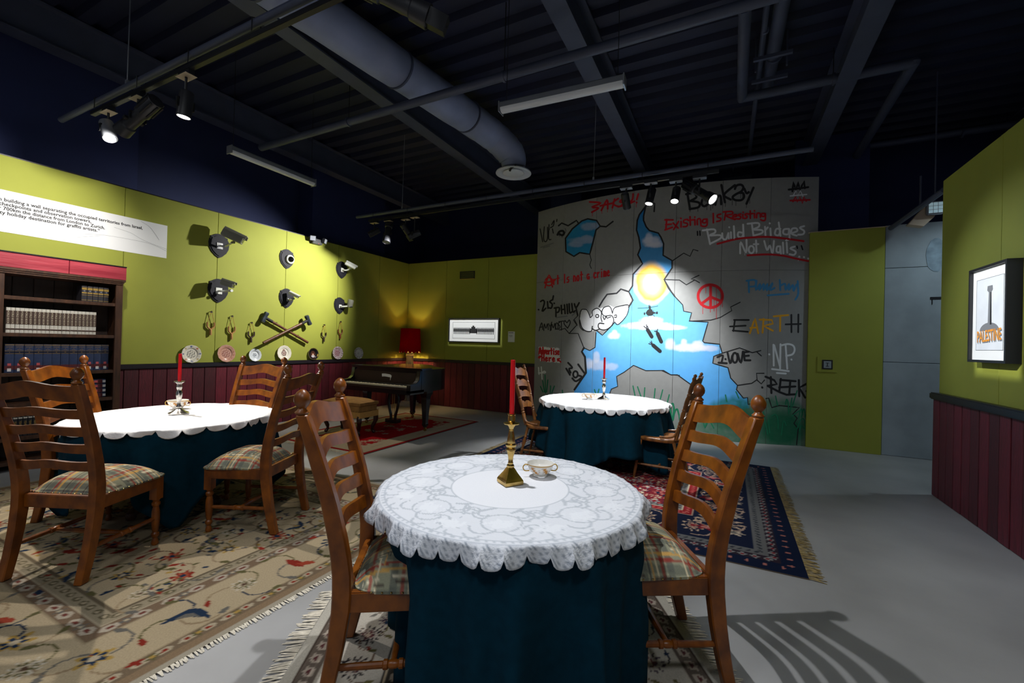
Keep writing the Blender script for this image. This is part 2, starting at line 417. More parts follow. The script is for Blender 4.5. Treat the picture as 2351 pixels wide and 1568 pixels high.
sky = (L(A, 1222, 310, 1165, 385, 1105, 465, 1085, 520, 1078, 610, 1100, 680, 1115, 780, 1090, 845, 1135, 930, 1045, 1030, 1040, 1140, 1005, 1195, 1045, 1275, 1005, 1340, 985, 1420, 905, 1505, 870, 1480)
       + L(Cc, 755, 205, 705, 165, 695, 180, 685, 320, 635, 350, 580, 325, 560, 360, 590, 410, 600, 560, 545, 640, 490, 720, 480, 790, 820, 800, 825, 755, 840, 715, 900, 690, 890, 595, 960, 555, 1050, 490, 1165, 540, 1335, 538, 1400, 578)
       + L(D, 0, 540, 85, 580, 145, 580, 270, 670, 340, 760, 400, 900, 830, 900, 815, 860, 810, 795, 770, 800, 705, 720, 715, 680, 650, 610, 625, 512, 480, 470, 490, 405, 570, 375, 545, 290, 400, 275, 385, 260, 437, 80, 258, 70)
       + L(B, 280, 1395, 205, 1380, 195, 1320, 110, 1230, 20, 1080, 95, 970, 95, 905, 10, 850)
       + L(A, 1330, 850, 1335, 740, 1310, 680, 1285, 640, 1200, 615, 1170, 580, 1145, 520, 1145, 480, 1170, 390))
hole = L(A, 530, 550, 560, 525, 615, 505, 700, 520, 735, 575, 695, 610, 660, 750, 635, 840, 540, 825, 485, 860, 410, 815, 405, 690, 470, 600)
throwup = L(A, 560, 1362, 615, 1370, 640, 1425, 668, 1370, 720, 1350, 760, 1348, 830, 1328, 868, 1345, 1003, 1325, 985, 1420, 905, 1505, 870, 1480, 800, 1562) + L(Cc, 755, 160, 705, 158, 655, 165, 600, 168, 558, 130, 537, 60)
advert = L(Cc, 150, 312, 345, 325, 360, 465, 165, 450)
def inside(X, Y, poly):
    r = np.zeros(X.shape, bool); n = len(poly)
    for i in range(n):
        x0, y0 = poly[i]; x1, y1 = poly[(i+1) % n]
        c = ((y0 > Y) != (y1 > Y)) & (X < (x1-x0)*(Y-y0)/(y1-y0+1e-12)+x0); r ^= c
    return r
def nz(X, Y, s, seed):
    r = np.random.RandomState(seed); o = np.zeros(X.shape)
    for k in range(6):
        a = r.rand()*2*PI; f = (1+k*.7)/s; o += np.sin((X*math.cos(a)+Y*math.sin(a))*f*2+r.rand()*9+1.6*np.sin((X*math.sin(a)-Y*math.cos(a))*f+r.rand()*9))/(1+.5*k)
    return o/3.2
def blend(c, m, col):
    m = np.clip(m, 0, 1)[..., None]; return c*(1-m)+np.array(col)*m
def mural_color(X, Y):
    c = np.zeros(X.shape+(3,))+np.array(S(150, 150, 148))
    c = c*(1+.03*nz(X, Y, 60, 1))[..., None]
    # pigment of the sky: deep blue at the top and left, paler to the right and below
    t = np.clip((Y-480)/300, 0, 1)
    dark = np.array(S(34, 126, 190)); mid = np.array(S(118, 192, 246)); base = np.array(S(92, 176, 246))
    sk = dark*(1-t)[..., None]+mid*t[..., None]
    t2 = np.clip((Y-760)/140, 0, 1); sk = sk*(1-t2)[..., None]+base*t2[..., None]
    t3 = np.clip((1420-X)/120, 0, 1)*np.clip((Y-780)/60, 0, 1); sk = blend(sk, t3*.8, S(70, 150, 220))
    # clouds: soft lobes
    for (cx, cy, rx, ry, s_) in ((1497, 555, 22, 13, .8), (1490, 548, 9, 14, .7), (1505, 562, 18, 7, .7),
                                (1353, 520, 22, 11, .55), (1340, 552, 30, 11, .6), (1322, 562, 18, 9, .5), (1350, 545, 12, 8, .5),
                                (1490, 748, 60, 9, .9), (1495, 738, 26, 12, .9), (1540, 752, 34, 6, .85), (1552, 753, 16, 4, .9), (1410, 771, 15, 8, .8), (1411, 764, 7, 7, .8),
                                (1372, 838, 26, 13, .55), (1370, 820, 8, 14, .6), (1405, 842, 14, 9, .5), (1350, 835, 12, 14, .5),
                                (1585, 798, 46, 10, .9), (1538, 790, 12, 13, .8), (1570, 786, 7, 9, .8), (1602, 792, 14, 11, .85), (1630, 800, 22, 7, .6)):
        d = np.sqrt(((X-cx)/rx)**2+((Y-cy)/ry)**2)+.16*nz(X, Y, 9, int(cx))
        sk = blend(sk, np.clip((1.15-d)*2.2, 0, 1)*s_, S(226, 226, 240))
    # sun
    d = np.sqrt(((X-1496)/35)**2+((Y-650)/41)**2)+.07*nz(X, Y, 22, 5)+.12*(((X-1496)/35)**2)*(((Y-650)/41)**2)
    sk = blend(sk, np.clip((1.32-d)*2.6, 0, 1), S(236, 182, 70))
    sk = blend(sk, np.clip((.92-d)*2., 0, 1), S(252, 236, 150))
    sk = blend(sk, np.clip((.62-d)*2.2, 0, 1), S(255, 252, 225))
    c = np.where(inside(X, Y, sky)[..., None], sk, c)
    hk = np.zeros(X.shape+(3,))+np.array(S(42, 142, 196))
    for (cx, cy, rx, ry) in ((1353, 520, 22, 10), (1366, 517, 10, 7), (1340, 552, 34, 8), (1322, 561, 18, 7), (1348, 546, 14, 7)):
        d = np.sqrt(((X-cx)/rx)**2+((Y-cy)/ry)**2)+.14*nz(X, Y, 8, int(cx)); hk = blend(hk, np.clip((1.1-d)*2.4, 0, 1)*.75, S(158, 172, 200))
    c = np.where(inside(X, Y, hole)[..., None], hk, c)
    # raised-stone highlights next to the crack edges, green ground spray
    top_ = np.interp(X, [1240, 1500, 1600, 1640, 1700, 1830, 1870], [1000, 960, 950, 912, 905, 912, 960])
    gr = np.clip((Y-(top_+8*nz(X, Y*0, 22, 7)))/np.interp(X, [1500, 1640], [50, 14]), 0, 1)*np.interp(X, [1240, 1540, 1640, 1835, 1868], [.35, .5, .95, .95, .3])
    c = blend(c, gr*.85*(.85+.2*nz(X, Y, 12, 9)), S(16, 112, 76))
    dk = np.clip((1-(((X-1795)/62)**2+((Y-985)/48)**2))*1.6, 0, 1)+np.clip((1-(((X-1690)/60)**2+((Y-960)/34)**2))*1.2, 0, 1)
    c = blend(c, np.clip(dk, 0, 1)*.85, S(8, 98, 66))
    c = np.where(inside(X, Y, throwup)[..., None], np.array(S(224, 224, 226)), c)
    ad = inside(X+1.2*nz(X, Y, 5, 3), Y+1.5*nz(Y, X, 5, 4), advert)
    c = np.where(ad[..., None], np.array(S(236, 236, 236)), c)
    return np.clip(c, 0, 1)
wm = struct('wall_mural')
zseam = float(mural_hit(1762, 620)[2])
NP_ = 7
for r_, (za, zb) in enumerate(((0.0, zseam), (zseam, ZM))):
    for i in range(NP_):
        pa = PH0+(PH1-PH0)*i/NP_; pb = PH0+(PH1-PH0)*(i+1)/NP_
        g = .0025/MR*(1 if pb > pa else -1)
        nu, nv = 62, max(8, int((zb-za)/.0105))
        ph = np.linspace(pa+g, pb-g, nu); zz = np.linspace(za+.002, zb-.002, nv)
        Pg, Zg = np.meshgrid(ph, zz)
        pts = np.stack([MC[0]+MR*np.cos(Pg), MC[1]+MR*np.sin(Pg), Zg], -1)
        X, Y = project(pts)
        mb = MB().grid(pts, mural_color(X, Y))
        back = np.stack([MC[0]+(MR-.018)*np.cos(Pg), MC[1]+(MR-.018)*np.sin(Pg), Zg], -1)
        gc = np.array(S(150, 150, 148))
        for e1, e2 in ((pts[0], back[0]), (pts[-1], back[-1]), (pts[:, 0], back[:, 0]), (pts[:, -1], back[:, -1])):
            mb.grid(np.array([e1, e2]), np.zeros((2, len(e1), 3))+gc)
        mb.obj('mural_board', 'mural', wm, smooth=False)
ph = np.linspace(PH0, PH1, 40)
ob = np.stack([[mpt(p, z, o_) for p in ph] for (z, o_) in ((0, -.02), (ZM-.004, -.02), (ZM-.004, -.11), (0, -.11))])
cb = MB().grid(ob)
for e in (PH0, PH1):
    cb.add([mpt(e, 0, -.02), mpt(e, ZM-.004, -.02), mpt(e, ZM-.004, -.11), mpt(e, 0, -.11)], [(0, 1, 2, 3)])
cb.obj('backing', 'rail', wm, smooth=False)
# ------------------------------------------------------------------ sprayed lettering and shapes on the mural
INK = {'k': mat('black_spray', S(24, 24, 27), .7), 'r': mat('red_spray', S(206, 18, 32), .7), 'w': mat('white_spray', S(238, 240, 242), .7),
       'y': mat('orange_spray', S(240, 172, 26), .7), 'b': mat('blue_spray', S(62, 140, 192), .8), 'g': mat('green_spray', S(14, 122, 84), .8), 'l': mat('grey_spray', S(120, 122, 124), .8)}
_layer = [0]
def ribbon(mb, pts, wd, off, curve=True):
    P = smooth_pts(pts, 4) if (curve and len(pts) > 2) else [np.asarray(p, float) for p in pts]
    Q = [P[0]]
    for p in P[1:]:
        d = np.linalg.norm(p-Q[-1]); n = max(1, int(d/9))
        if d < .25: continue
        q0 = Q[-1]
        for k in range(1, n+1): Q.append(q0+(p-q0)*k/n)
    if len(Q) < 2: Q = [P[0]-np.array((.3, 0)), P[0]+np.array((.3, 0))]
    m = len(Q); V = []; Fc = []
    for i in range(m):
        t = Q[min(i+1, m-1)]-Q[max(i-1, 0)]; t = t/(np.linalg.norm(t)+1e-9); nrm = np.array((-t[1], t[0]))
        for sg in (-1, 1): V.append(mural_hit(*(Q[i]+nrm*sg*wd/2), off))
    Fc += [(2*i, 2*i+1, 2*i+3, 2*i+2) for i in range(m-1)]
    for e, sg in ((0, -1), (m-1, 1)):
        t = (Q[min(e+1, m-1)]-Q[max(e-1, 0)]); t = t/(np.linalg.norm(t)+1e-9); nrm = np.array((-t[1], t[0])); b = len(V)
        k = 5
        for j in range(k+1):
            a = -PI/2+PI*j/k; V.append(mural_hit(*(Q[e]+wd/2*(math.cos(a)*t*sg+math.sin(a)*nrm)), off))
        Fc.append(tuple(range(b, b+k+1)))
    mb.add(V, Fc)
def paint(name, ink, wd, fn, strokes, label=None, curve=True, drips=(), dr_w=1.1):
    _layer[0] += 1; off = .0012+.00004*_layer[0]
    mb = MB()
    for st in strokes: ribbon(mb, L(fn, *st), wd, off, curve)
    for d in drips: ribbon(mb, L(fn, d[0], d[1], d[0], d[1]+d[2]), dr_w, off)
    o = mb.obj(name, INK[ink], wm, smooth=False)
    if label: o['label'] = label
def fill(name, ink, polys, off=.0011):
    mb = MB()
    for p in polys: mb.add([mural_hit(x, y, off) for x, y in p], [tuple(range(len(p)))])
    return mb.obj(name, INK[ink], wm, smooth=False)
def ell(cx, cy, rx, ry, a0=0, a1=360, n=18):
    o = []
    for k in range(n+1):
        a = math.radians(a0+(a1-a0)*k/n); o += [cx+rx*math.cos(a), cy+ry*math.sin(a)]
    return o
# crack outlines
paint('crack_outline', 'k', 3.6, A, [(1225, 300, 1165, 385, 1105, 465, 1085, 520, 1078, 610, 1100, 680, 1115, 780, 1090, 845, 1135, 930, 1045, 1030, 1040, 1140, 1005, 1195, 1045, 1275, 1005, 1340),
      (1165, 385, 1145, 480, 1145, 520, 1170, 580, 1200, 615, 1285, 640, 1310, 680, 1335, 740, 1330, 850, 1415, 900, 1415, 970, 1340, 1080, 1380, 1160, 1440, 1240),
      (1215, 345, 1250, 360, 1245, 435), (530, 550, 560, 525, 615, 505, 700, 520, 735, 575, 695, 610, 660, 750, 635, 840, 540, 825, 485, 860, 410, 815, 405, 690, 470, 600, 530, 550),
      (530, 550, 510, 520, 430, 570, 370, 545, 340, 570), (735, 575, 790, 580, 855, 530), (1005, 1195, 930, 1170, 890, 1210, 800, 1220, 760, 1275, 725, 1335)], 'thick black crack lines around the painted sky', curve=False)
paint('crack_line', 'k', 1.8, A, [(635, 840, 650, 895, 635, 940, 650, 975), (525, 1420, 480, 1465, 515, 1515)], curve=False)
paint('crack_line', 'k', 2.4, B, [(95, 905, 205, 830, 265, 860, 295, 795, 340, 808), (20, 1080, 165, 1085, 230, 1130, 310, 1085, 355, 1110), (310, 1085, 275, 1075, 350, 1040),
      (20, 1080, 110, 1230, 195, 1320, 205, 1380, 280, 1395, 258, 1475, 460, 1465, 550, 1440, 660, 1375, 650, 1340, 740, 1295)], curve=False)
paint('crack_line', 'k', 2.6, D, [(258, 70, 437, 80, 385, 260, 400, 275, 545, 290, 570, 375, 490, 405, 480, 470, 625, 512, 650, 610, 715, 680, 705, 720, 770, 800, 810, 795, 815, 860, 880, 845),
      (570, 375, 735, 325, 855, 370, 935, 350), (900, 365, 940, 400), (715, 680, 850, 660, 900, 625, 895, 565, 965, 565), (900, 630, 940, 665, 970, 630),
      (985, 805, 1010, 800, 1040, 890, 1110, 870, 1300, 890, 1240, 950, 1280, 990, 1250, 1040, 1290, 1090, 1275, 1240), (0, 540, 85, 580, 145, 580, 270, 670)], curve=False)
paint('crack_line', 'k', 2.2, Cc, [(870, 85, 755, 205, 705, 165), (695, 180, 685, 320, 635, 350, 580, 325, 525, 188, 440, 188, 400, 140, 350, 155), (440, 188, 515, 105, 490, 60),
      (825, 755, 840, 715, 900, 690, 890, 595, 960, 555, 1050, 490, 1165, 540, 1335, 538, 1400, 578, 1485, 585)], curve=False)
paint('crack_line', 'k', 4.6, Cc, [(580, 325, 560, 360, 590, 410, 600, 560, 545, 640, 490, 720)], curve=False)
# red tag top
paint('spray_lettering', 'r', 4.2, A, [(635, 345, 740, 355, 655, 395, 720, 402, 655, 442), (745, 425, 800, 325, 805, 410), (735, 382, 845, 358), (850, 400, 870, 318), (905, 312, 852, 358, 905, 390),
      (945, 318, 918, 345, 962, 352, 925, 385, 900, 385), (905, 392, 1000, 365, 1058, 338), (985, 298, 985, 338, 1012, 345, 1040, 320, 1046, 270), (1095, 270, 1080, 322), (1078, 348, 1080, 352)],
      'red tag with exclamation mark along the top', drips=((660, 440, 40), (750, 425, 30), (803, 410, 30), (848, 400, 32), (1075, 355, 40)))
paint('spray_lettering', 'k', 5.4, B, [(240, 265, 265, 415), (228, 272, 300, 262, 325, 300, 268, 336), (268, 336, 350, 352, 345, 395, 262, 412), (440, 312, 392, 310, 374, 360, 402, 386, 450, 350, 466, 305), (462, 312, 484, 366),
      (505, 372, 518, 290), (516, 312, 538, 286, 556, 296, 560, 366), (562, 185, 596, 348), (690, 186, 588, 276, 650, 322), (690, 222, 706, 190, 748, 182, 770, 206, 752, 244, 700, 272, 668, 300, 690, 326, 748, 328, 776, 300, 768, 262, 728, 258), (780, 220, 800, 262, 822, 252), (866, 210, 800, 362), (336, 262, 346, 280)],
      'black dripping tag along the top edge', drips=((265, 410, 30), (340, 395, 40), (425, 380, 40), (460, 370, 55), (480, 365, 40), (600, 345, 45), (575, 340, 45), (665, 315, 60), (700, 320, 60), (745, 250, 60), (762, 250, 55), (800, 360, 40), (830, 300, 60)))
paint('spray_lettering', 'k', 4.6, B, [(1200, 228, 1290, 218, 1385, 205), (1235, 245, 1245, 155, 1268, 235, 1290, 155, 1305, 235, 1345, 145, 1352, 215)], curve=False)
paint('spray_lettering', 'w', 3., B, [(1215, 288, 1370, 274), (1240, 288, 1270, 238, 1285, 288, 1310, 238, 1335, 292)], curve=False)
paint('spray_lettering', 'r', 4.2, B, [(1215, 332, 1400, 325), (1240, 340, 1265, 295, 1282, 346, 1305, 300, 1330, 358, 1346, 295, 1365, 336)], curve=False)
paint('spray_lettering', 'r', 4.0, B, [(45, 512, 35, 608), (28, 515, 104, 515), (35, 560, 88, 555), (28, 610, 98, 585), (105, 545, 152, 592), (156, 530, 110, 606), (180, 530, 180, 582), (178, 500, 180, 503), (242, 510, 210, 516, 206, 540, 240, 550, 234, 575, 200, 580),
      (265, 485, 268, 565), (245, 520, 300, 514), (310, 510, 312, 562), (310, 488, 311, 490), (335, 560, 335, 512, 362, 508, 368, 560), (426, 508, 390, 512, 386, 540, 414, 540, 426, 505, 426, 562, 402, 578, 368, 570),
      (485, 455, 486, 542), (556, 460, 525, 470, 526, 490, 556, 500, 550, 522, 518, 530), (605, 440, 590, 515), (578, 440, 660, 436, 664, 460, 606, 476, 690, 512), (668, 490, 706, 480, 700, 465, 672, 475, 674, 505, 702, 505),
      (746, 460, 720, 470, 746, 485, 735, 505, 714, 505), (765, 465, 766, 500), (768, 442, 769, 444), (806, 455, 785, 465, 806, 485, 795, 500, 774, 500), (835, 430, 836, 500), (815, 460, 860, 455), (875, 455, 876, 495), (875, 428, 876, 430),
      (895, 495, 900, 455, 928, 455, 932, 490), (976, 455, 945, 456, 946, 480, 970, 480, 978, 455, 978, 512, 955, 522, 934, 512)], 'red spray lettering reading Existing Is Resisting')
paint('spray_lettering', 'w', 4.4, B, [(425, 605, 455, 745), (385, 615, 490, 604, 502, 635, 450, 662, 550, 660, 550, 692, 456, 740), (570, 642, 576, 690, 606, 698, 628, 640), (628, 640, 632, 690), (652, 632, 654, 686), (636, 584, 637, 586), (680, 575, 686, 690), (768, 640, 725, 632, 720, 670, 755, 680, 770, 645), (768, 560, 772, 676),
      (850, 550, 866, 665), (810, 552, 910, 545, 916, 580, 866, 606, 945, 612, 945, 640, 866, 664), (975, 580, 980, 665), (978, 612, 1002, 586), (1026, 596, 1030, 665), (1020, 547, 1021, 549), (1120, 600, 1082, 602, 1070, 650, 1104, 660, 1120, 620), (1105, 540, 1122, 665),
      (1202, 600, 1155, 606, 1150, 645, 1195, 650, 1204, 600, 1206, 690, 1175, 710), (1225, 642, 1280, 620, 1270, 595, 1232, 600, 1226, 645, 1275, 664), (1346, 574, 1305, 590, 1346, 620, 1336, 650, 1290, 655),
      (740, 832, 745, 725, 796, 826, 800, 704), tuple(ell(846, 796, 25, 34)), (890, 710, 895, 816), (868, 746, 912, 744), (968, 715, 996, 802, 1020, 755, 1046, 832, 1060, 714), (1120, 766, 1090, 770, 1085, 814, 1115, 820, 1120, 770, 1126, 836), (1145, 730, 1150, 832), (1180, 730, 1186, 826), (1256, 768, 1215, 785, 1266, 815, 1250, 846, 1208, 840),
      (1300, 862, 1302, 864), (1344, 867, 1346, 869), (1384, 880, 1386, 882)], 'white spray lettering reading Build Bridges Not Walls', drips=((785, 825, 25), (893, 815, 35), (1042, 825, 30), (1290, 865, 40), (1306, 865, 30), (1383, 880, 22)))
paint('spray_lettering', 'k', 3.4, B, [(335, 625, 337, 660), (358, 622, 360, 660), (1278, 764, 1282, 784), (1320, 760, 1332, 796)])
paint('spray_underline', 'r', 4.6, B, [(525, 742, 700, 697, 850, 681, 1000, 676, 1150, 690, 1340, 716), (810, 851, 1000, 842, 1150, 855, 1260, 880, 1385, 905)])
paint('peace_sign', 'r', 6.4, B, [tuple(ell(457, 1238, 116, 108, 0, 372, 30)), (460, 1130, 460, 1345), (460, 1245, 370, 1312), (460, 1245, 556, 1284)], 'red peace sign with drips',
      drips=((385, 1330, 75), (457, 1350, 40), (492, 1270, 110), (515, 1160, 290), (570, 1270, 70), (415, 1150, 60)))
paint('spray_lettering', 'b', 4.4, B, [(820, 1090, 824, 1200), (800, 1092, 880, 1085, 882, 1140, 826, 1148), (895, 1090, 890, 1180, 930, 1120, 920, 1180, 965, 1120, 960, 1180, 1000, 1120, 990, 1185, 1050, 1110, 1020, 1180, 1065, 1160), (1115, 1085, 1120, 1180), (1120, 1140, 1165, 1120, 1170, 1180, 1205, 1120, 1200, 1180, 1240, 1130, 1245, 1190, 1280, 1120, 1290, 1215, 1262, 1270), (1285, 1095, 1288, 1130), (1000, 1230, 1200, 1215)], 'faded blue spray scrawl')
paint('spray_lettering', 'k', 4.0, D, [(690, 60, 676, 165), (682, 60, 822, 60), (643, 122, 792, 114), (670, 160, 812, 172), (1225, 12, 1226, 176), (1292, 8, 1290, 176), (1170, 102, 1315, 98)], 'black letters E and H of EARTH', curve=False)
paint('spray_lettering', 'y', 4.4, D, [(832, 186, 880, 45, 912, 186), (836, 136, 902, 130), (962, 50, 952, 180), (925, 56, 1040, 60, 1050, 95, 962, 116, 1050, 162), (1058, 26, 1196, 14), (1120, 25, 1118, 166)], 'orange letters ART of EARTH', curve=False)
paint('spray_lettering', 'w', 4.4, D, [(1055, 295, 1058, 492), (1062, 300, 1118, 505), (1122, 290, 1118, 520), (1170, 300, 1186, 522), (1135, 300, 1190, 288, 1240, 302, 1256, 342, 1235, 385, 1175, 400), (1015, 385, 1017, 387), (1225, 434, 1227, 436), (1042, 525, 1200, 545), (1088, 562, 1172, 568)], 'white letters NP')
paint('spray_lettering', 'k', 4.8, D, [(525, 412, 576, 396, 562, 465), (535, 465, 612, 470), (600, 430, 602, 432), (620, 370, 646, 472, 664, 400), tuple(ell(690, 418, 24, 46)), (716, 380, 746, 466, 766, 360), (775, 362, 782, 440), (775, 366, 822, 360), (775, 402, 822, 398), (782, 442, 836, 442)], 'black letters I LOVE')
paint('spray_lettering', 'k', 4.8, D, [(1030, 600, 1036, 752), (980, 597, 1062, 630, 1088, 668, 1000, 684), (1000, 684, 1112, 742), (1125, 618, 1110, 740), (1120, 628, 1265, 640), (1110, 698, 1262, 690), (1110, 742, 1180, 768, 1266, 764), (1215, 640, 1205, 764), (1296, 630, 1300, 782), (1386, 655, 1300, 702, 1356, 796), (948, 698, 950, 700), (1367, 734, 1369, 736)], 'black letters REEK', curve=False)
paint('spray_lettering', 'k', 3.8, A, [(150, 1364, 152, 1366), (170, 1288, 192, 1276, 206, 1300, 185, 1380, 218, 1352), (235, 1290, 240, 1352), (285, 1270, 256, 1290, 280, 1312, 270, 1350, 244, 1345), (291, 1235, 285, 1266), (298, 1304, 300, 1306),
      (315, 1350, 315, 1430), (300, 1350, 346, 1346, 340, 1385, 315, 1392), (365, 1325, 370, 1402), (396, 1320, 402, 1402), (366, 1366, 400, 1360), (420, 1315, 426, 1402), (440, 1310, 446, 1392, 466, 1386), (465, 1308, 476, 1386, 496, 1376), (490, 1310, 505, 1346, 535, 1300), (505, 1346, 520, 1416)], 'black tags reading 215 PHILLY')
paint('spray_underline', 'l', 3., A, [(320, 1440, 420, 1426), (470, 1420, 500, 1390)])
paint('spray_lettering', 'k', 2.2, Cc, [(155, 162, 180, 85, 190, 150), (160, 130, 190, 125), (200, 160, 205, 95, 220, 140, 235, 95, 242, 152), (246, 95, 260, 120, 276, 80), (260, 120, 262, 162), (270, 156, 275, 95, 290, 136, 305, 90, 310, 150), tuple(ell(324, 118, 12, 30)), (354, 80, 336, 95, 354, 125, 338, 150), (366, 75, 368, 156), (342, 76, 386, 70)], 'thin black tag reading AMYMOST')
paint('heart_outline', 'k', 2.4, Cc, [(425, 138, 392, 95, 400, 65, 420, 86, 440, 60, 450, 90, 425, 138)])
paint('spray_lettering', 'k', 2.4, A, [(165, 600, 190, 722), (205, 580, 198, 690, 215, 722, 235, 690, 236, 585), (250, 560, 246, 690, 268, 700), (252, 600, 240, 640), (275, 560, 298, 520, 290, 570, 262, 590), (325, 510, 322, 530), (282, 600, 290, 640)], 'thin black tag in the top left corner')
paint('spray_underline', 'l', 2.6, A, [(172, 775, 290, 735), (195, 780, 255, 762)])
paint('rodent_silhouette', 'k', 5., A, [(330, 655, 350, 625, 380, 620, 392, 640, 376, 660, 350, 650)], 'small dark silhouette beside the hole')
paint('rodent_silhouette', 'k', 1., A, [(392, 655, 410, 620, 400, 595), (376, 660, 374, 682), (345, 660, 350, 672)])
paint('bubble_letter_outline', 'k', 2.0, A, [(562, 1362, 545, 1390, 537, 1460, 545, 1530, 575, 1562), (562, 1362, 605, 1366, 634, 1420, 640, 1440, 662, 1420), (662, 1420, 662, 1375, 705, 1352, 745, 1385, 742, 1440, 752, 1480), tuple(ell(706, 1425, 15, 15, 0, 500, 20)),
      (850, 1400, 826, 1336, 770, 1345, 750, 1392, 776, 1425, 840, 1420, 862, 1465, 840, 1520, 795, 1566), (850, 1400, 868, 1350, 930, 1330, 1004, 1325, 985, 1420, 905, 1505, 870, 1480), (868, 1420, 888, 1415, 885, 1440, 868, 1436), (760, 1430, 775, 1460, 790, 1425, 800, 1445, 834, 1432)], 'black outlines of the white bubble lettering')
paint('bubble_letter_outline', 'k', 2.4, Cc, [(540, 60, 560, 130, 600, 165, 650, 165, 660, 120), (655, 140, 690, 158, 730, 145), (770, 95, 725, 92, 716, 125, 740, 150, 795, 150, 850, 110)])
paint('spray_lettering', 'k', 4.2, Cc, [(430, 465, 470, 512, 440, 522, 455, 560), (412, 520, 448, 580), tuple(ell(500, 575, 22, 30)), (470, 612, 505, 640, 560, 600, 525, 585), (526, 480, 590, 570), (526, 482, 540, 500)], 'black tag at the foot of the crack')
paint('spray_lettering', 'w', 2.6, Cc, [(150, 510, 155, 575), (176, 505, 184, 620), (150, 562, 214, 560, 205, 545, 180, 560)])
GL = {'A': [(0, 0, .5, -1, 1, 0), (.1, -.4, .95, -.42)], 'd': [(.8, -.5, .3, -.55, .1, -.2, .5, 0, .8, -.3), (.8, -1, .85, 0)], 'v': [(.1, -.55, .45, 0, .85, -.6)], 'e': [(.1, -.3, .8, -.35, .5, -.58, .15, -.3, .4, 0, .85, -.08)],
      'r': [(.2, -.55, .25, 0), (.25, -.35, .8, -.55)], 't': [(.45, -.9, .5, 0), (.1, -.58, .9, -.6)], 'i': [(.5, -.55, .5, 0), (.5, -.8, .52, -.8)], 's': [(.8, -.55, .3, -.5, .25, -.35, .75, -.25, .65, -.02, .15, -.02)], 'H': [(.1, -1, .15, 0), (.8, -1, .85, 0), (.12, -.5, .85, -.5)],
      'I': [(.5, -.9, .5, 0)], 'n': [(.15, 0, .15, -.55, .5, -.55, .8, -.35, .85, 0)], 'o': [tuple(ell(.5, -.27, .36, .28, 0, 360, 8))], 'a': [(.8, -.5, .3, -.5, .12, -.2, .45, 0, .8, -.3, .85, 0)], 'c': [(.85, -.5, .4, -.58, .12, -.28, .4, 0, .85, -.08)], 'm': [(.05, 0, .1, -.55, .45, -.5, .5, 0), (.5, -.45, .85, -.5, .95, 0)], ' ': []}
def word(txt, x0, y0, x1, y1, h):
    n = len(txt); st = []
    for i, ch in enumerate(txt):
        cx = x0+(x1-x0)*i/n; cy = y0+(y1-y0)*i/n; w_ = (x1-x0)/n*.82
        for g in GL[ch]:
            st.append(tuple(v for k in range(0, len(g), 2) for v in (cx+g[k]*w_, cy+g[k]*w_*(y1-y0)/(x1-x0)+g[k+1]*h)))
    return st
paint('spray_lettering', 'r', 3.2, A, word('rt Is not a crime', 288, 1128, 830, 1042, 88) + [(212, 1158, 250, 1036, 282, 1150), (206, 1112, 300, 1092), tuple(ell(248, 1100, 36, 38, 200, 540))], 'red spray lettering reading Art Is not a crime')
paint('spray_lettering', 'r', 3.4, Cc, word('Advertise', 156, 380, 350, 388, 62) + word('Here', 178, 446, 312, 452, 58) + [(330, 430, 360, 458), (330, 430, 350, 426), (330, 430, 334, 448), (150, 415, 165, 400), (158, 420, 172, 404)], 'red lettering reading Advertise Here')
# helicopter, bombs
fill('helicopter_silhouette', 'k', [L(A, 1165, 1395, 1180, 1370, 1195, 1360, 1225, 1362, 1235, 1385, 1255, 1388, 1262, 1400, 1240, 1405, 1228, 1420, 1200, 1425, 1178, 1418), L(A, 1190, 1330, 1212, 1328, 1216, 1362, 1196, 1362), L(A, 1146, 1392, 1160, 1390, 1160, 1416, 1148, 1416), L(A, 1262, 1384, 1280, 1382, 1280, 1406, 1264, 1408)])
paint('helicopter_silhouette', 'k', 1.1, A, [(1090, 1352, 1195, 1346, 1280, 1330), (1148, 1402, 1280, 1394), (1190, 1420, 1186, 1434), (1236, 1415, 1250, 1430), (1240, 1370, 1238, 1390), (1192, 1325, 1205, 1320)], curve=False)
paint('bomb_silhouette', 'k', 8.6, Cc, [(1184, 155, 1222, 218), (1278, 190, 1312, 266), (1236, 300, 1300, 356)], 'three black falling bombs', curve=False)
paint('bomb_silhouette', 'k', 2., Cc, [(1184, 150, 1148, 120), (1178, 145, 1172, 105), (1190, 140, 1182, 120), (1276, 180, 1248, 165), (1274, 180, 1278, 148), (1270, 176, 1264, 158), (1232, 296, 1194, 284), (1230, 292, 1218, 260), (1228, 290, 1206, 270)])
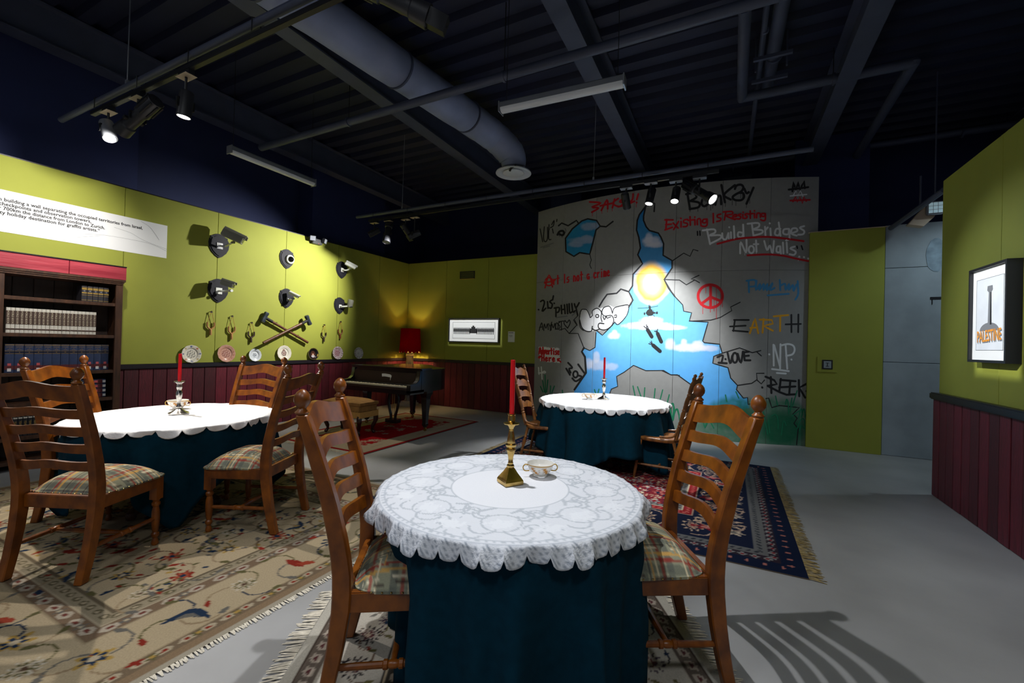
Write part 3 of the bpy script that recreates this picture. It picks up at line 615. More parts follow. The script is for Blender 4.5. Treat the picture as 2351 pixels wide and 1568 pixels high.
# grass blades
paint('painted_grass', 'g', 2.6, Cc, [(1045, 685, 1065, 780), (1088, 692, 1120, 785), (1156, 702, 1150, 792), (1254, 710, 1245, 800), (1326, 722, 1300, 822), (1388, 768, 1365, 860), (212, 582, 216, 752), (190, 636, 206, 742), (238, 628, 226, 742), (168, 690, 192, 742), (264, 684, 262, 752), (300, 686, 276, 752), (680, 720, 692, 756), (722, 716, 712, 756), (376, 725, 380, 760)])
paint('painted_grass', 'g', 3.6, Cc, [(1408, 1140, 1412, 1000, 1400, 905, 1418, 858, 1435, 905, 1422, 1010), (1422, 1010, 1440, 930, 1462, 905, 1480, 960), (1385, 920, 1412, 1010)])
paint('painted_grass', 'g', 2.6, D, [(70, 910, 95, 850, 110, 880, 90, 1030, 60, 940), (95, 1010, 120, 930, 148, 905, 165, 1010), (385, 960, 405, 1080, 430, 970), (405, 1080, 470, 960), (430, 970, 490, 1085), (600, 770, 612, 830), (700, 740, 726, 800), (1170, 860, 1180, 810, 1195, 850, 1200, 950), (1230, 800, 1215, 930), (1280, 730, 1235, 880), (1295, 990, 1318, 900, 1330, 960), (1320, 980, 1345, 900, 1356, 980), (1360, 990, 1375, 935, 1390, 985),
      (1280, 1090, 1310, 1010, 1350, 1015, 1362, 1240), (1300, 1110, 1320, 1060, 1345, 1090), (1040, 970, 1070, 955, 1095, 990, 1100, 1090), (1010, 1010, 1020, 1130), (960, 930, 1000, 1140), (1075, 780, 1095, 870), (1130, 1150, 1150, 1015, 1175, 1060), (1385, 1050, 1380, 1190), (640, 940, 650, 1080), (1230, 970, 1300, 920)])
# ------------------------------------------------------------------ rugs (woven colour per knot)
class Rug:
    def __init__(s, name, label, center, rz, L_, W_, res, bg, z=.008):
        s.L, s.W, s.res = L_, W_, res
        s.nx = int(L_/res)+1; s.ny = int(W_/res)+1
        s.x = np.linspace(-L_/2, L_/2, s.nx); s.y = np.linspace(-W_/2, W_/2, s.ny)
        s.X, s.Y = np.meshgrid(s.x, s.y)
        s.C = np.zeros((s.ny, s.nx, 3))+np.array(S(*bg))
        s.E = np.minimum(L_/2-np.abs(s.X), W_/2-np.abs(s.Y))      # distance from the edge
        s.root = thing(name, label, 'rug', (center[0], center[1], 0), rz); s.z = z
        s.name = name; s.tone = {'floral_rug': .52, 'fringed_rug': .74, 'persian_rug': .72, 'red_rug': .8}[name]
    def band(s, a, b, col): s.C[(s.E >= a) & (s.E < b)] = S(*col)
    def win(s, cx, cy, r):
        i0 = max(0, int((cx-r+s.L/2)/s.res)); i1 = min(s.nx, int((cx+r+s.L/2)/s.res)+2)
        j0 = max(0, int((cy-r+s.W/2)/s.res)); j1 = min(s.ny, int((cy+r+s.W/2)/s.res)+2)
        return slice(j0, j1), slice(i0, i1)
    def flower(s, cx, cy, r, n, cols, ph=0., sq=1.):
        w_ = s.win(cx, cy, r*1.3); X = (s.X[w_]-cx)/sq; Y = s.Y[w_]-cy
        d = np.hypot(X, Y)/r; a = np.arctan2(Y, X)
        lim = .72+.28*np.cos(n*a+ph); k = len(cols)
        for i, c in enumerate(cols):
            f = 1-i/k; s.C[w_][d < lim*f if i < k-1 else d < f*.8] = S(*c)
    def leaf(s, cx, cy, ln, wd, ang, col, curve=0.):
        w_ = s.win(cx, cy, ln); X = s.X[w_]-cx; Y = s.Y[w_]-cy
        u = (X*math.cos(ang)+Y*math.sin(ang))/(ln/2); v = -X*math.sin(ang)+Y*math.cos(ang)-curve*ln*(u*u-.4)
        m = (np.abs(u) < 1) & (np.abs(v) < wd/2*(1-u*u)); s.C[w_][m] = S(*col)
    def line(s, pts, wd, col):
        P = smooth_pts(pts, 6)
        for p, q in zip(P[:-1], P[1:]):
            c = (p+q)/2; r = np.linalg.norm(q-p)/2+wd; w_ = s.win(c[0], c[1], r)
            X = s.X[w_]-p[0]; Y = s.Y[w_]-p[1]; d = q-p; t = np.clip((X*d[0]+Y*d[1])/(d@d+1e-12), 0, 1)
            s.C[w_][np.hypot(X-t*d[0], Y-t*d[1]) < wd/2] = S(*col)
    def around(s, e, step):
        """points on the rectangle at distance e from the edge: (x, y, direction)"""
        a, b = s.L/2-e, s.W/2-e; o = []
        n = max(1, round(2*a/step)); m = max(1, round(2*b/step))
        for i in range(n): o += [(-a+2*a*(i+.5)/n, -b, 0.), (-a+2*a*(i+.5)/n, b, PI)]
        for i in range(m): o += [(-a, -b+2*b*(i+.5)/m, PI/2), (a, -b+2*b*(i+.5)/m, -PI/2)]
        return o
    def done(s, fringe, fmat, wave=0.):
        r_ = np.random.RandomState(3)
        Z = s.z+wave*(np.sin(s.X*3.1+1)*np.sin(s.Y*2.3))
        P = np.stack([s.X, s.Y, Z], -1)
        mb = MB().grid(P, np.clip(s.C*s.tone, 0, 1))
        bc = np.array(S(90, 80, 70))
        for e in (P[0], P[-1], P[:, 0], P[:, -1]):
            lo = e.copy(); lo[:, 2] = .001; mb.grid(np.array([e, lo]), np.zeros((2, len(e), 3))+bc)
        mb.obj('pile', 'rug', s.root, smooth=False)
        for side, ln in fringe:
            fb = MB(); n = int((s.W if side in 'EW' else s.L)/.011)
            for i in range(n):
                t = (i+r_.rand()*.8)/n-.5; ll = ln*(.8+.35*r_.rand()); sk = (r_.rand()-.5)*.035*ln/.08; wd = .0045
                if side in 'EW':
                    sg = 1 if side == 'E' else -1; x0 = sg*s.L/2; y0 = t*s.W
                    V = [(x0, y0-wd, s.z), (x0, y0+wd, s.z), (x0+sg*ll*.55, y0+wd+sk*.6, .007), (x0+sg*ll*.55, y0-wd+sk*.6, .007), (x0+sg*ll, y0+sk+wd*.7, .0025), (x0+sg*ll, y0+sk-wd*.7, .0025)]
                else:
                    sg = 1 if side == 'N' else -1; y0 = sg*s.W/2; x0 = t*s.L
                    V = [(x0-wd, y0, s.z), (x0+wd, y0, s.z), (x0+wd+sk*.6, y0+sg*ll*.55, .007), (x0-wd+sk*.6, y0+sg*ll*.55, .007), (x0+sk+wd*.7, y0+sg*ll, .0025), (x0+sk-wd*.7, y0+sg*ll, .0025)]
                fb.add(V, [(0, 1, 2, 3), (3, 2, 4, 5)])
            o = fb.obj('fringe', fmat, s.root, smooth=False); o['kind'] = 'stuff'
RR = random.Random(11)
CR, RED, NAV, TAN, OLV, GRY, GLD, BRN = (206, 190, 160), (156, 50, 36), (38, 58, 84), (168, 144, 112), (112, 106, 66), (120, 116, 108), (196, 160, 84), (104, 78, 60)
# big cream rug under the left table
big = Rug('floral_rug', 'large cream floral rug with blue and rust flowers under the long-draped table', (-3.87, 1.78), 0, 3.64, 2.74, .0095, (208, 188, 152))
big.C *= (1+.05*nz(big.X, big.Y, .5, 2))[..., None]
big.band(0, .035, (196, 186, 164)); big.band(.035, .085, (160, 134, 104)); big.band(.085, .15, (138, 118, 94)); big.band(.15, .16, (186, 166, 132))
big.band(.46, .47, (178, 160, 128)); big.band(.47, .545, (140, 116, 92)); big.band(.545, .56, (200, 184, 154)); big.band(.56, .625, (176, 162, 134)); big.band(.625, .64, (120, 106, 84))
for (x, y, a) in big.around(.118, .09): big.leaf(x, y, .075, .045, a, CR); big.leaf(x, y, .03, .02, a, RED)
for (x, y, a) in big.around(.118, .18): big.flower(x, y, .028, 5, (OLV, GLD))
for (x, y, a) in big.around(.508, .12): big.leaf(x, y, .085, .06, a, (206, 192, 170)); big.leaf(x, y, .04, .025, a, (130, 70, 60))
for (x, y, a) in big.around(.508, .24): big.flower(x, y, .026, 4, (GRY, CR))
for (x, y, a) in big.around(.592, .075): big.leaf(x, y, .055, .042, a, (112, 102, 76)); big.leaf(x, y, .03, .022, a, (192, 176, 146))
def bloom(R_, x, y, s_, ph=0.):
    k = RR.randrange(6); th = RR.random()*6.3
    if k == 0: R_.flower(x, y, .075*s_, 9, (NAV, GRY, RED, GLD), th)
    elif k == 1: R_.flower(x, y, .07*s_, 7, (RED, (196, 100, 70), NAV), th)
    elif k == 2: R_.flower(x, y, .06*s_, 12, ((226, 214, 190), OLV, CR, BRN), th)
    elif k == 3: R_.leaf(x, y, .19*s_, .065*s_, th, NAV, .35); R_.leaf(x, y, .1*s_, .03*s_, th, GRY, .3)
    elif k == 4: R_.leaf(x, y, .14*s_, .05*s_, th, RED); R_.leaf(x+.05*s_, y+.03*s_, .1*s_, .04*s_, th+.7, (178, 74, 50))
    else: R_.flower(x, y, .065*s_, 6, (GLD, NAV, CR), th)
def vines(R_, x, y, s_, cols):
    a = RR.random()*6.3
    for q in range(3):
        a += 2.1; p = [(x, y)]
        for k in range(5): a2 = a+k*.55; p.append((p[-1][0]+.05*s_*math.cos(a2), p[-1][1]+.05*s_*math.sin(a2)))
        R_.line(p, .010*s_, RR.choice(cols)); R_.leaf(p[-1][0], p[-1][1], .07*s_, .03*s_, a2, RR.choice((NAV, OLV, GRY, RED, OLV)))
for (x, y, a) in big.around(.31, .30):
    vines(big, x, y, 1., (OLV, GRY, NAV, TAN))
    bloom(big, x+RR.uniform(-.03, .03), y+RR.uniform(-.03, .03), 1.15)
for i in range(9):
    for j in range(6):
        x = -1.05+2.1*i/8+RR.uniform(-.07, .07); y = -.62+1.24*j/5+RR.uniform(-.07, .07)
        vines(big, x, y, 1., (GRY, OLV, TAN, BRN)); bloom(big, x, y, .9)
        for q in range(9): big.leaf(x+RR.uniform(-.14, .14), y+RR.uniform(-.13, .13), .045, .020, RR.random()*6, RR.choice((OLV, GRY, RED, NAV, OLV, GLD)))
big.done([('E', .03), ('S', .05)], 'fabric_fringe')
# small cream rug under the front table
ang = math.atan2(.50, .866)
fr = Rug('fringed_rug', 'cream floral rug with long white fringe under the front round table', (-.78, 1.57), ang, 1.80, 1.34, .0085, (204, 196, 182), z=.011)
DK = (46, 42, 46); PUR = (74, 56, 78); WN = (104, 58, 60)
fr.band(0, .05, (206, 200, 186)); fr.band(.05, .056, (80, 66, 56)); fr.band(.056, .13, (112, 100, 90)); fr.band(.13, .137, (202, 192, 176)); fr.band(.137, .143, DK)
fr.band(.40, .406, DK); fr.band(.406, .418, (200, 180, 150)); fr.band(.418, .49, (70, 66, 60)); fr.band(.49, .502, (206, 190, 160)); fr.band(.502, .508, DK)
for (x, y, a) in fr.around(.093, .075): fr.leaf(x, y, .07, .05, a+.5, (190, 176, 160)); fr.leaf(x, y, .03, .02, a, WN)
for (x, y, a) in fr.around(.454, .07): fr.leaf(x, y, .07, .04, a+.9, (196, 184, 168)); fr.leaf(x+.01, y+.01, .03, .02, a, WN)
for i, (x, y, a) in enumerate(fr.around(.272, .19)):
    vines(fr, x, y, .62, (DK, OLV, BRN)); fr.flower(x, y, .068, 14, (PUR if i % 2 else DK, (186, 172, 160), WN, (190, 170, 150)), i, 1.)
for i in range(7):
    for j in range(3):
        x = -.33+.66*i/6; y = -.1+.2*j/2; vines(fr, x, y, .5, (DK, OLV, WN)); fr.flower(x, y, .045, 11, (PUR, CR, WN), i+j)
fr.done([('W', .085), ('E', .085)], 'fabric_fringe', wave=.0025)
# red and navy rug under the far table
far = Rug('persian_rug', 'red and navy patterned rug with straw fringe under the far round table', (-1.13, 4.56), 0, 3.18, 2.80, .0105, (120, 30, 40))
NV = (18, 30, 58); PNK = (190, 120, 110); RW = (140, 34, 44); GB = (150, 152, 150)
far.band(0, .13, NV); far.band(.13, .20, (52, 40, 52)); far.band(.20, .28, (112, 112, 112)); far.band(.28, .29, NV); far.band(.29, .70, (22, 30, 56)); far.band(.70, .71, (180, 150, 130)); far.band(.71, .78, (150, 32, 40)); far.band(.78, .79, CR); far.band(.79, .85, (128, 124, 120)); far.band(.85, .86, NV)
for (x, y, a) in far.around(.075, .10): far.leaf(x, y, .045, .022, a+PI/2, PNK)
for (x, y, a) in far.around(.165, .075): far.flower(x, y, .03, 4, (GB, RW), a)
for (x, y, a) in far.around(.24, .05): far.leaf(x, y, .045, .02, a+.8, (52, 56, 64))
for (x, y, a) in far.around(.745, .05): far.leaf(x, y, .04, .02, a+.8, (206, 110, 100))
for (x, y, a) in far.around(.82, .05): far.leaf(x, y, .04, .02, a-.8, (60, 60, 64))
for i, (x, y, a) in enumerate(far.around(.5, .34)):
    sq = 1.5 if a in (PI/2, -PI/2) else 1/1.5
    far.flower(x, y, .13, 10, ((204, 176, 150), NV, (196, 150, 130), RW), i, sq)
    dx, dy = math.cos(a), math.sin(a)
    far.flower(x+dx*.17+dy*.09, y+dy*.17-dx*.09, .065, 6, (RW, PNK), i, sq); far.flower(x+dx*.17-dy*.09, y+dy*.17+dx*.09, .06, 7, ((206, 186, 164), GRY), i, sq)
    for q in (-1, 1): far.line([(x-dy*.17*q, y+dx*.17*q), (x-dy*.15*q+dx*.1, y+dx*.15*q+dy*.1), (x+dx*.17, y+dy*.17)], .012, (190, 160, 140))
for i in range(12):
    for j in range(9):
        x = -.68+1.36*i/11; y = -.5+1.*j/8
        far.flower(x, y, .055, 6, RR.choice(((NV, PNK, CR), ((180, 100, 90), NV), (CR, RW, NV), (GB, RW))), i*j)
        for q in range(3): far.leaf(x+RR.uniform(-.07, .07), y+RR.uniform(-.06, .06), .06, .02, RR.random()*6, RR.choice((NV, PNK, CR, (170, 120, 104), GB, (160, 60, 60))))
far.done([('E', .085), ('W', .085)], 'fringe2')
# red rug under the piano
pr = Rug('red_rug', 'red rug with wide cream border under the grand piano', (-4.72, 5.19), 0, 1.64, 2.66, .0105, (168, 12, 20))
pr.band(0, .055, (150, 14, 22)); pr.band(.055, .33, (184, 166, 140)); pr.band(.33, .345, (120, 14, 20))
for sx in (-1, 1):
    for sy in (-1, 1):
        cx, cy = sx*(.82-.33), sy*(1.33-.33)
        for q in range(26):
            t = RR.random(); u = RR.random()*(1-t)
            pr.flower(cx-sx*t*.36, cy-sy*u*.5, .045, 5, ((186, 168, 142), (176, 150, 124)), q)
        for q in range(9): pr.flower(cx-sx*RR.random()*.2, cy-sy*RR.random()*.25, .035, 5, ((168, 14, 22),), q)
for q in range(16): pr.flower(.22*math.cos(q), .33*math.sin(q*1.3), .055, 5, ((182, 162, 138), (150, 120, 110)), q)
for q in range(10): pr.flower(RR.uniform(-.1, .1), RR.uniform(-.12, .12), .05, 5, ((130, 12, 18),), q)
for (x, y, a) in pr.around(.19, .42): pr.line([(x-.1*math.cos(a), y-.1*math.sin(a)), (x, y+.02), (x+.1*math.cos(a), y+.1*math.sin(a))], .012, (150, 132, 108))
pr.done([('N', .09), ('S', .09)], 'fabric_fringe')
# ------------------------------------------------------------------ dining chairs
def plaid(U, V):
    c = np.zeros(U.shape+(3,))+np.array(S(150, 150, 126))
    def st(t, per, a, b, col, k):
        nonlocal c
        m = ((t/per) % 1 >= a) & ((t/per) % 1 < b); c = np.where(m[..., None], c*(1-k)+np.array(S(*col))*k, c)
    st(U, .118, 0, .22, (104, 108, 96), .75); st(V, .118, .0, .22, (90, 94, 88), .7)
    st(U, .118, .30, .40, (150, 44, 38), .8); st(V, .118, .34, .44, (146, 40, 36), .7)
    st(U, .118, .50, .60, (206, 160, 84), .85); st(V, .118, .58, .63, (222, 206, 170), .8)
    st(U, .118, .74, .77, (226, 214, 184), .8); st(V, .118, .76, .80, (200, 150, 80), .7); st(V, .118, .88, .91, (52, 50, 60), .8); st(U, .118, .88, .92, (60, 40, 44), .7)
    return c
HF, LB, WB, WR_, DP, WF = 1.19, .083, .50, .443, .473, .46
def post_y(z):          # side profile of the rear post
    return np.interp(z, [0, .12, .25, .40, .50, .62, .80, 1.0, 1.10, 1.2], [0., .028, .052, .070, .072, .058, .018, -.042, -.075, -.10])
def post_x(z): return np.interp(z, [0, .45, 1.1], [WR_/2, WR_/2+.004, WB/2])
def make_chair():
    t = thing('dining_chair', 'x', 'chair', group='ladder-back dining chairs')
    zs = np.linspace(0, 1.10, 18)
    for sg in (-1, 1):
        mb = MB(); V = []
        for z in zs:
            y = post_y(z); x = sg*post_x(z); hx, hy = .0225, np.interp(z, [0, .4, .5, 1.1], [.024, .033, .033, .021])
            V.append([(x-hx, y-hy, z), (x+hx, y-hy, z), (x+hx, y+hy, z), (x-hx, y+hy, z)])
        mb.grid(np.array(V), closed=True); n = len(zs)*4; mb.F += [(3, 2, 1, 0), (n-4, n-3, n-2, n-1)]
        pst = mb.obj('back_post', 'wood', t, bevel=.005, seg=1)
        x, y = sg*post_x(1.1), post_y(1.1)
        fb = MB().lathe([(.012, 1.10), (.022, 1.102), (.024, 1.108), (.016, 1.116), (.013, 1.122), (.02, 1.13), (.027, 1.142), (.029, 1.155), (.026, 1.168), (.018, 1.18), (.008, 1.188), (.001, 1.19)], 14, (x, y-.004, 0))
        fb.obj('finial', 'wood', pst)
    def slat(zc, h, arch, name):
        mb = MB(); n = 17; hw = post_x(zc)-.012; rows = []
        for i in range(n):
            u = -1+2*i/(n-1); x = u*hw
            bow = -.035*(1-u*u); y = post_y(zc)+bow
            a = math.exp(-(u/.52)**2)                      # serpentine arch
            zt = zc+h/2+arch*a-.006*math.cos(u*PI*1.0); zb = zc-h/2+arch*.75*a
            th = .009; ly = (post_y(zt)-post_y(zc)); lb = (post_y(zb)-post_y(zc))
            rows.append([(x, y+lb-th, zb), (x, y+lb+th, zb), (x, y+ly+th, zt), (x, y+ly-th, zt)])
        mb.grid(np.array(rows), closed=True); m = n*4; mb.F += [(0, 1, 2, 3), (m-1, m-2, m-3, m-4)]
        mb.obj(name, 'wood', t, angle=50)
    slat(1.038, .082, .042, 'crest_rail')
    for z in (.925, .825, .725, .622): slat(z, .047, .029, 'slat')
    # seat frame and cushion
    zr = .415; y0 = post_y(.43)
    MB().box((0, y0+.01, zr), (WR_-.04, .03, .075)).obj('rear_rail', 'wood', t, bevel=.004)
    MB().box((0, DP+.005, zr), (WF-.03, .03, .075)).obj('front_rail', 'wood', t, bevel=.004)
    for sg in (-1, 1):
        a = math.atan2((WF-WR_)/2, DP-y0)
        MB().box((sg*(WF+WR_)/4, (DP+y0)/2, zr), (.03, DP-y0-.03, .075), rotm(0, 0, -sg*a)).obj('side_rail', 'wood', t, bevel=.004)
    n = 64; u = np.linspace(-1, 1, n); Ug, Vg = np.meshgrid(u, u)
    kk = np.maximum(np.abs(Ug), np.abs(Vg))/((np.abs(Ug)**7+np.abs(Vg)**7)**(1/7)+1e-9); Ug, Vg = Ug*kk, Vg*kk
    wx = np.interp(Vg, [-1, 1], [WR_/2+.012, WF/2+.035]); cxx = Ug*wx; cyy = y0+.028+(Vg+1)/2*(DP+.05-y0-.028)
    r = np.clip((np.abs(Ug)**5+np.abs(Vg)**5)**.2, 0, 1)
    top = .455+.078*np.clip(1-r**3.2, 0, 1)+.012*(1-Ug**2)*(1-Vg**2)
    mb = MB().grid(np.stack([cxx, cyy, top], -1), plaid(cxx, cyy))
    edge = [(i, 0) for i in range(n)]+[(n-1, j) for j in range(1, n)]+[(i, n-1) for i in range(n-2, -1, -1)]+[(0, j) for j in range(n-2, 0, -1)]
    ring = np.array([(cxx[j, i], cyy[j, i], top[j, i]) for i, j in edge]); lo = ring.copy(); lo[:, 2] = .445; cr = plaid(ring[:, 0], ring[:, 1])
    mb.grid(np.array([ring, lo]), np.array([cr, cr]), closed=True)
    mb.obj('seat_cushion', 'plaid', t)
    nb = MB()
    for k in range(44):
        i, j = edge[int(k/44*len(edge))]; nb.lathe([(.001, -.003), (.004, -.002), (.004, .002), (.001, .003)], 6, (cxx[j, i]*1.005, cyy[j, i], .452))
    nt_ = nb.obj('nailhead_trim', 'brass', t); nt_['kind'] = 'stuff'
    for sg in (-1, 1):
        MB().lathe([(.016, 0), (.021, .012), (.017, .03), (.012, .045), (.022, .06), (.022, .075), (.014, .085), (.018, .10), (.024, .16), (.022, .22), (.016, .25), (.024, .262), (.024, .275), (.016, .285), (.024, .30), (.026, .31)], 14, (sg*(WF/2-.01), DP-.005, 0)).box((sg*(WF/2-.01), DP-.005, .37), (.05, .05, .14)).obj('front_leg', 'wood', t)
        xa, xb = WR_/2, WF/2-.01; zc = .175; yb = post_y(zc)
        def sp(f): return (sg*(xa+(xb-xa)*f), yb+(DP-.005-yb)*f, zc)
        fs = [0, .2, .42, .43, .46, .47, .49, .53, .55, .56, .59, .60, .8, 1]; rs = [.011, .013, .013, .018, .018, .013, .016, .016, .013, .018, .018, .013, .013, .011]
        MB().tube([sp(f) for f in fs], rs, 10).obj('stretcher', 'wood', t)
    MB().tube([(x, (DP+post_y(.17))/2, .172) for x in (-.22, -.1, 0, .1, .22)], [.010, .014, .016, .014, .010], 10).obj('cross_stretcher', 'wood', t)
    return t
chairs = [((-.081, 2.176), 2.079, 'brown ladder-back chair with plaid seat at right of the front round table'),
          ((-1.422, 1.287), -.976, 'brown ladder-back chair with plaid seat at left of the front round table'),
          ((-2.914, 2.173), 2.018, 'dark ladder-back chair with plaid seat right of the pointed-drape table'),
          ((-3.338, .977), .425, 'large ladder-back chair with plaid seat cut off by the left edge, nearest camera'),
          ((-4.063, 2.611), 3.327, 'orange-lit ladder-back chair facing the camera in front of the wall plates'),
          ((-4.564, 1.44), -.966, 'orange-lit ladder-back chair facing right, directly in front of the bookcase')]
ch0 = make_chair(); ch0.location = (*chairs[0][0], 0); ch0.rotation_euler = (0, 0, chairs[0][1]); ch0['label'] = chairs[0][2]
ZRUG = {1: .011, 0: .011}
for i, (p, a, lb) in enumerate(chairs):
    z = .012 if i < 2 else .009
    if i == 0: ch0.location = (*p, z)
    else: dup(ch0, (*p, z), a, lb)
# ------------------------------------------------------------------ turned chairs at the far table
def make_turned():
    t = thing('turned_chair', 'x', 'chair', group='turned wooden chairs')
    def py(z): return np.interp(z, [.44, .55, .8, 1.12], [.02, -.005, -.07, -.16])
    def px_(z): return np.interp(z, [.44, 1.12], [.185, .225])
    zs = [.44, .50, .56, .575, .585, .60, .615, .63, .72, .74, .75, .765, .78, .87, .89, .905, .92, .935, 1.02, 1.04, 1.05, 1.06, 1.075, 1.09, 1.105, 1.12]
    rs = [.018, .021, .021, .016, .022, .016, .022, .017, .022, .017, .023, .017, .023, .021, .016, .022, .016, .021, .022, .015, .014, .018, .021, .013, .019, .008]
    for sg in (-1, 1):
        MB().tube([(sg*px_(z), py(z), z) for z in zs], rs, 12).obj('back_post', 'tchair', t)
        hb = MB().tube(smooth_pts([(sg*.20, -.005, .56), (sg*.215, .03, .49), (sg*.222, .09, .468), (sg*.215, .17, .462)], 5), .012, 8); hb.obj('hip_brace', 'tchair', t)
    for zc, h in ((1.02, .085), (.885, .075), (.755, .07), (.63, .065)):
        mb = MB(); n = 21; rows = []; hw = px_(zc)-.008
        for i in range(n):
            u = -1+2*i/(n-1); x = u*hw; y = py(zc)-.045*(1-u*u)
            a = .022*(1-u*u)+.010*math.cos(u*PI*3)-.008*(abs(u) > .9)
            zt = zc+h/2+a; zb = zc-h/2+.020*(1-u*u); ly = (py(zt)-py(zc)); lb = (py(zb)-py(zc))
            rows.append([(x, y+lb-.007, zb), (x, y+lb+.007, zb), (x, y+ly+.007, zt), (x, y+ly-.007, zt)])
        mb.grid(np.array(rows), closed=True); m = n*4; mb.F += [(0, 1, 2, 3), (m-1, m-2, m-3, m-4)]
        mb.obj('slat', 'tchair', t, angle=50)
    n = 28; V = []; 
    def rim(a):
        c, s_ = math.cos(a), math.sin(a); k = (abs(c)**3.2+abs(s_)**3.2)**(-1/3.2)
        return c*k, s_*k
    sb = MB(); rows = []
    for f, z in ((.01, .428), (.55, .430), (.85, .440), (.97, .442), (1.0, .434), (1.0, .412), (.95, .402), (.01, .402)):
        rows.append([(f*.225*rim(2*PI*k/n)[0], .205+f*.215*rim(2*PI*k/n)[1], z) for k in range(n)])
    sb.grid(np.array(rows), closed=True).obj('seat', 'tchair', t, angle=60)
    lp = [(0, .010), (.06, .015), (.12, .017), (.14, .013), (.155, .020), (.17, .013), (.25, .022), (.29, .014), (.305, .021), (.32, .014), (.41, .018)]
    for sx in (-1, 1):
        for (yt, yb) in ((.04, -.05), (.37, .43)):
            MB().tube([(sx*(.20-.05*z/.41*.6), yb+(yt-yb)*z/.41, z) for z, r in lp], [r for z, r in lp], 10).obj('leg', 'tchair', t)
        MB().tube([(sx*.185, -.02, .15), (sx*.185, .19, .15), (sx*.185, .41, .15)], [.009, .014, .009], 8).obj('stretcher', 'tchair', t)
    MB().tube([(-.18, .19, .15), (0, .19, .15), (.18, .19, .15)], [.009, .014, .009], 8).obj('cross_stretcher', 'tchair', t)
    MB().tube([(-.175, .41, .21), (0, .41, .21), (.175, .41, .21)], [.009, .014, .009], 8).obj('front_stretcher', 'tchair', t)
    return t
tc0 = make_turned(); tc0.location = (-2.13, 4.74, .009); tc0.rotation_euler = (0, 0, -1.45); tc0['label'] = 'turned-post wooden chair left of the far table, backed by the dark wainscot'
dup(tc0, (-.43, 4.84, .009), 1.50, 'turned-post wooden chair at right of the far table, partly hidden by front chair')
# ------------------------------------------------------------------ tables, cloths, table things
ZTAB = .72
def table(name, label, c, R_, twist):
    t = thing(name, label, 'table', (c[0], c[1], .009), twist, group='round pedestal tables')
    MB().lathe([(.01, .69), (R_-.03, .69), (R_-.012, .695), (R_-.01, .705), (R_-.02, .711), (.01, .711)], 64).obj('table_top', 'dwood', t)
    MB().lathe([(.06, .10), (.085, .12), (.09, .18), (.06, .22), (.05, .26), (.075, .34), (.085, .42), (.06, .5), (.045, .54), (.07, .6), (.10, .66), (.10, .69)], 20).obj('pedestal', 'dwood', t)
    for k in range(4):
        a = k*PI/2
        c_, s_ = math.cos(a), math.sin(a)
        mb = MB().tube([(c_*r, s_*r, z) for r, z in ((.05, .17), (.14, .19), (.24, .14), (.32, .07), (.36, .045))], [.035, .04, .035, .03, .035], 10, ratio=.8)
        mb.lathe([(.005, 0), (.028, .006), (.036, .03), (.03, .055), (.01, .065)], 12, (c_*.37, s_*.37, 0)); mb.obj('foot', 'dwood', t)
    return t
def cloth(label, c, R_, rot, dropf, folds, seed, flare=.05, fold=.075, dents=()):
    r_ = random.Random(seed); nt = 300; ph = [r_.random()*6.3 for _ in range(5)]; rows = []
    th = np.linspace(0, 2*PI, nt, endpoint=False)
    drop = np.array([dropf(a) for a in th])
    for f in (.0, .3, .6, .85, .95): rows.append(np.stack([(R_-.004)*f*np.cos(th), (R_-.004)*f*np.sin(th), np.full(nt, ZTAB+.0015)], -1))
    amp0 = np.cos(folds*th+ph[0])*.55+np.cos((folds*1.6//1)*th+ph[1])*.3+np.cos((folds*2.3//1)*th+ph[2])*.2
    rows.append(np.stack([R_*np.cos(th), R_*np.sin(th), np.full(nt, ZTAB-.003)], -1))
    for k in range(1, 15):
        s_ = k/14.; d = drop*s_
        amp = amp0*fold*np.clip(d/.35, 0, 1.3)*np.clip(drop/.4, .4, 1.2)
        rr = R_+.012*min(1, s_*6)+flare*d+amp
        for (da, dw, dd) in dents:
            dl = (th+rot-da+PI) % (2*PI)-PI; rr = rr-dd*np.exp(-(dl/dw)**2)*np.clip((d-.05)/.2, 0, 1)
        # wavy hem hardly moves up and down; the fold twists a little
        z = ZTAB-.006-d; tw = .04*np.cos(folds*th+ph[3])*s_
        rows.append(np.stack([rr*np.cos(th+tw), rr*np.sin(th+tw), np.maximum(z, .016+.012*(1+np.cos(folds*th)))], -1))
    o = MB().grid(np.array(rows), closed=True).obj('tablecloth', 'cloth', angle=80)
    so = o.modifiers.new('thickness', 'SOLIDIFY'); so.thickness = .0025; so.offset = 1
    o.location = (c[0], c[1], .0); o.rotation_euler = (0, 0, rot); tag(o, label, 'tablecloth', 'dark teal tablecloths')
    return o
def square_drop(half, R_, cap):
    def f(a):
        m = max(abs(math.cos(a)), abs(math.sin(a))); k = half/m-R_
        return max(.10, min(cap, k))
    return f
T1, T2, T3 = (-.884, 1.775), (-4.04, 1.95), (-1.358, 5.21)
R1, R2, R3 = .565, .67, .74
table('dining_table', 'round pedestal table hidden under teal cloth, nearest the camera', T1, R1, .3)
table('dining_table', 'round pedestal table with scroll feet under pointed teal drape, in front of the bookcase', T2, R2, math.atan2(-.3, .64)+PI/4)
table('dining_table', 'round pedestal table under teal cloth in front of the graffiti wall', T3, R3, .5)
cloth('dark teal cloth falling to the floor on the nearest table', T1, R1, .4, lambda a: .70, 11, 5, .0, .045, ((-2.42, .55, .125),))
cloth('dark teal square cloth hanging in points to the floor, beside the bookcase', T2, R2, math.atan2(-.3, .64)+PI/4, square_drop(.985, R2, .71), 8, 8, .02)
cloth('dark teal cloth with deep folds on the table before the graffiti wall', T3, R3, .55, square_drop(1.22, R3, .66), 10, 12, .10)
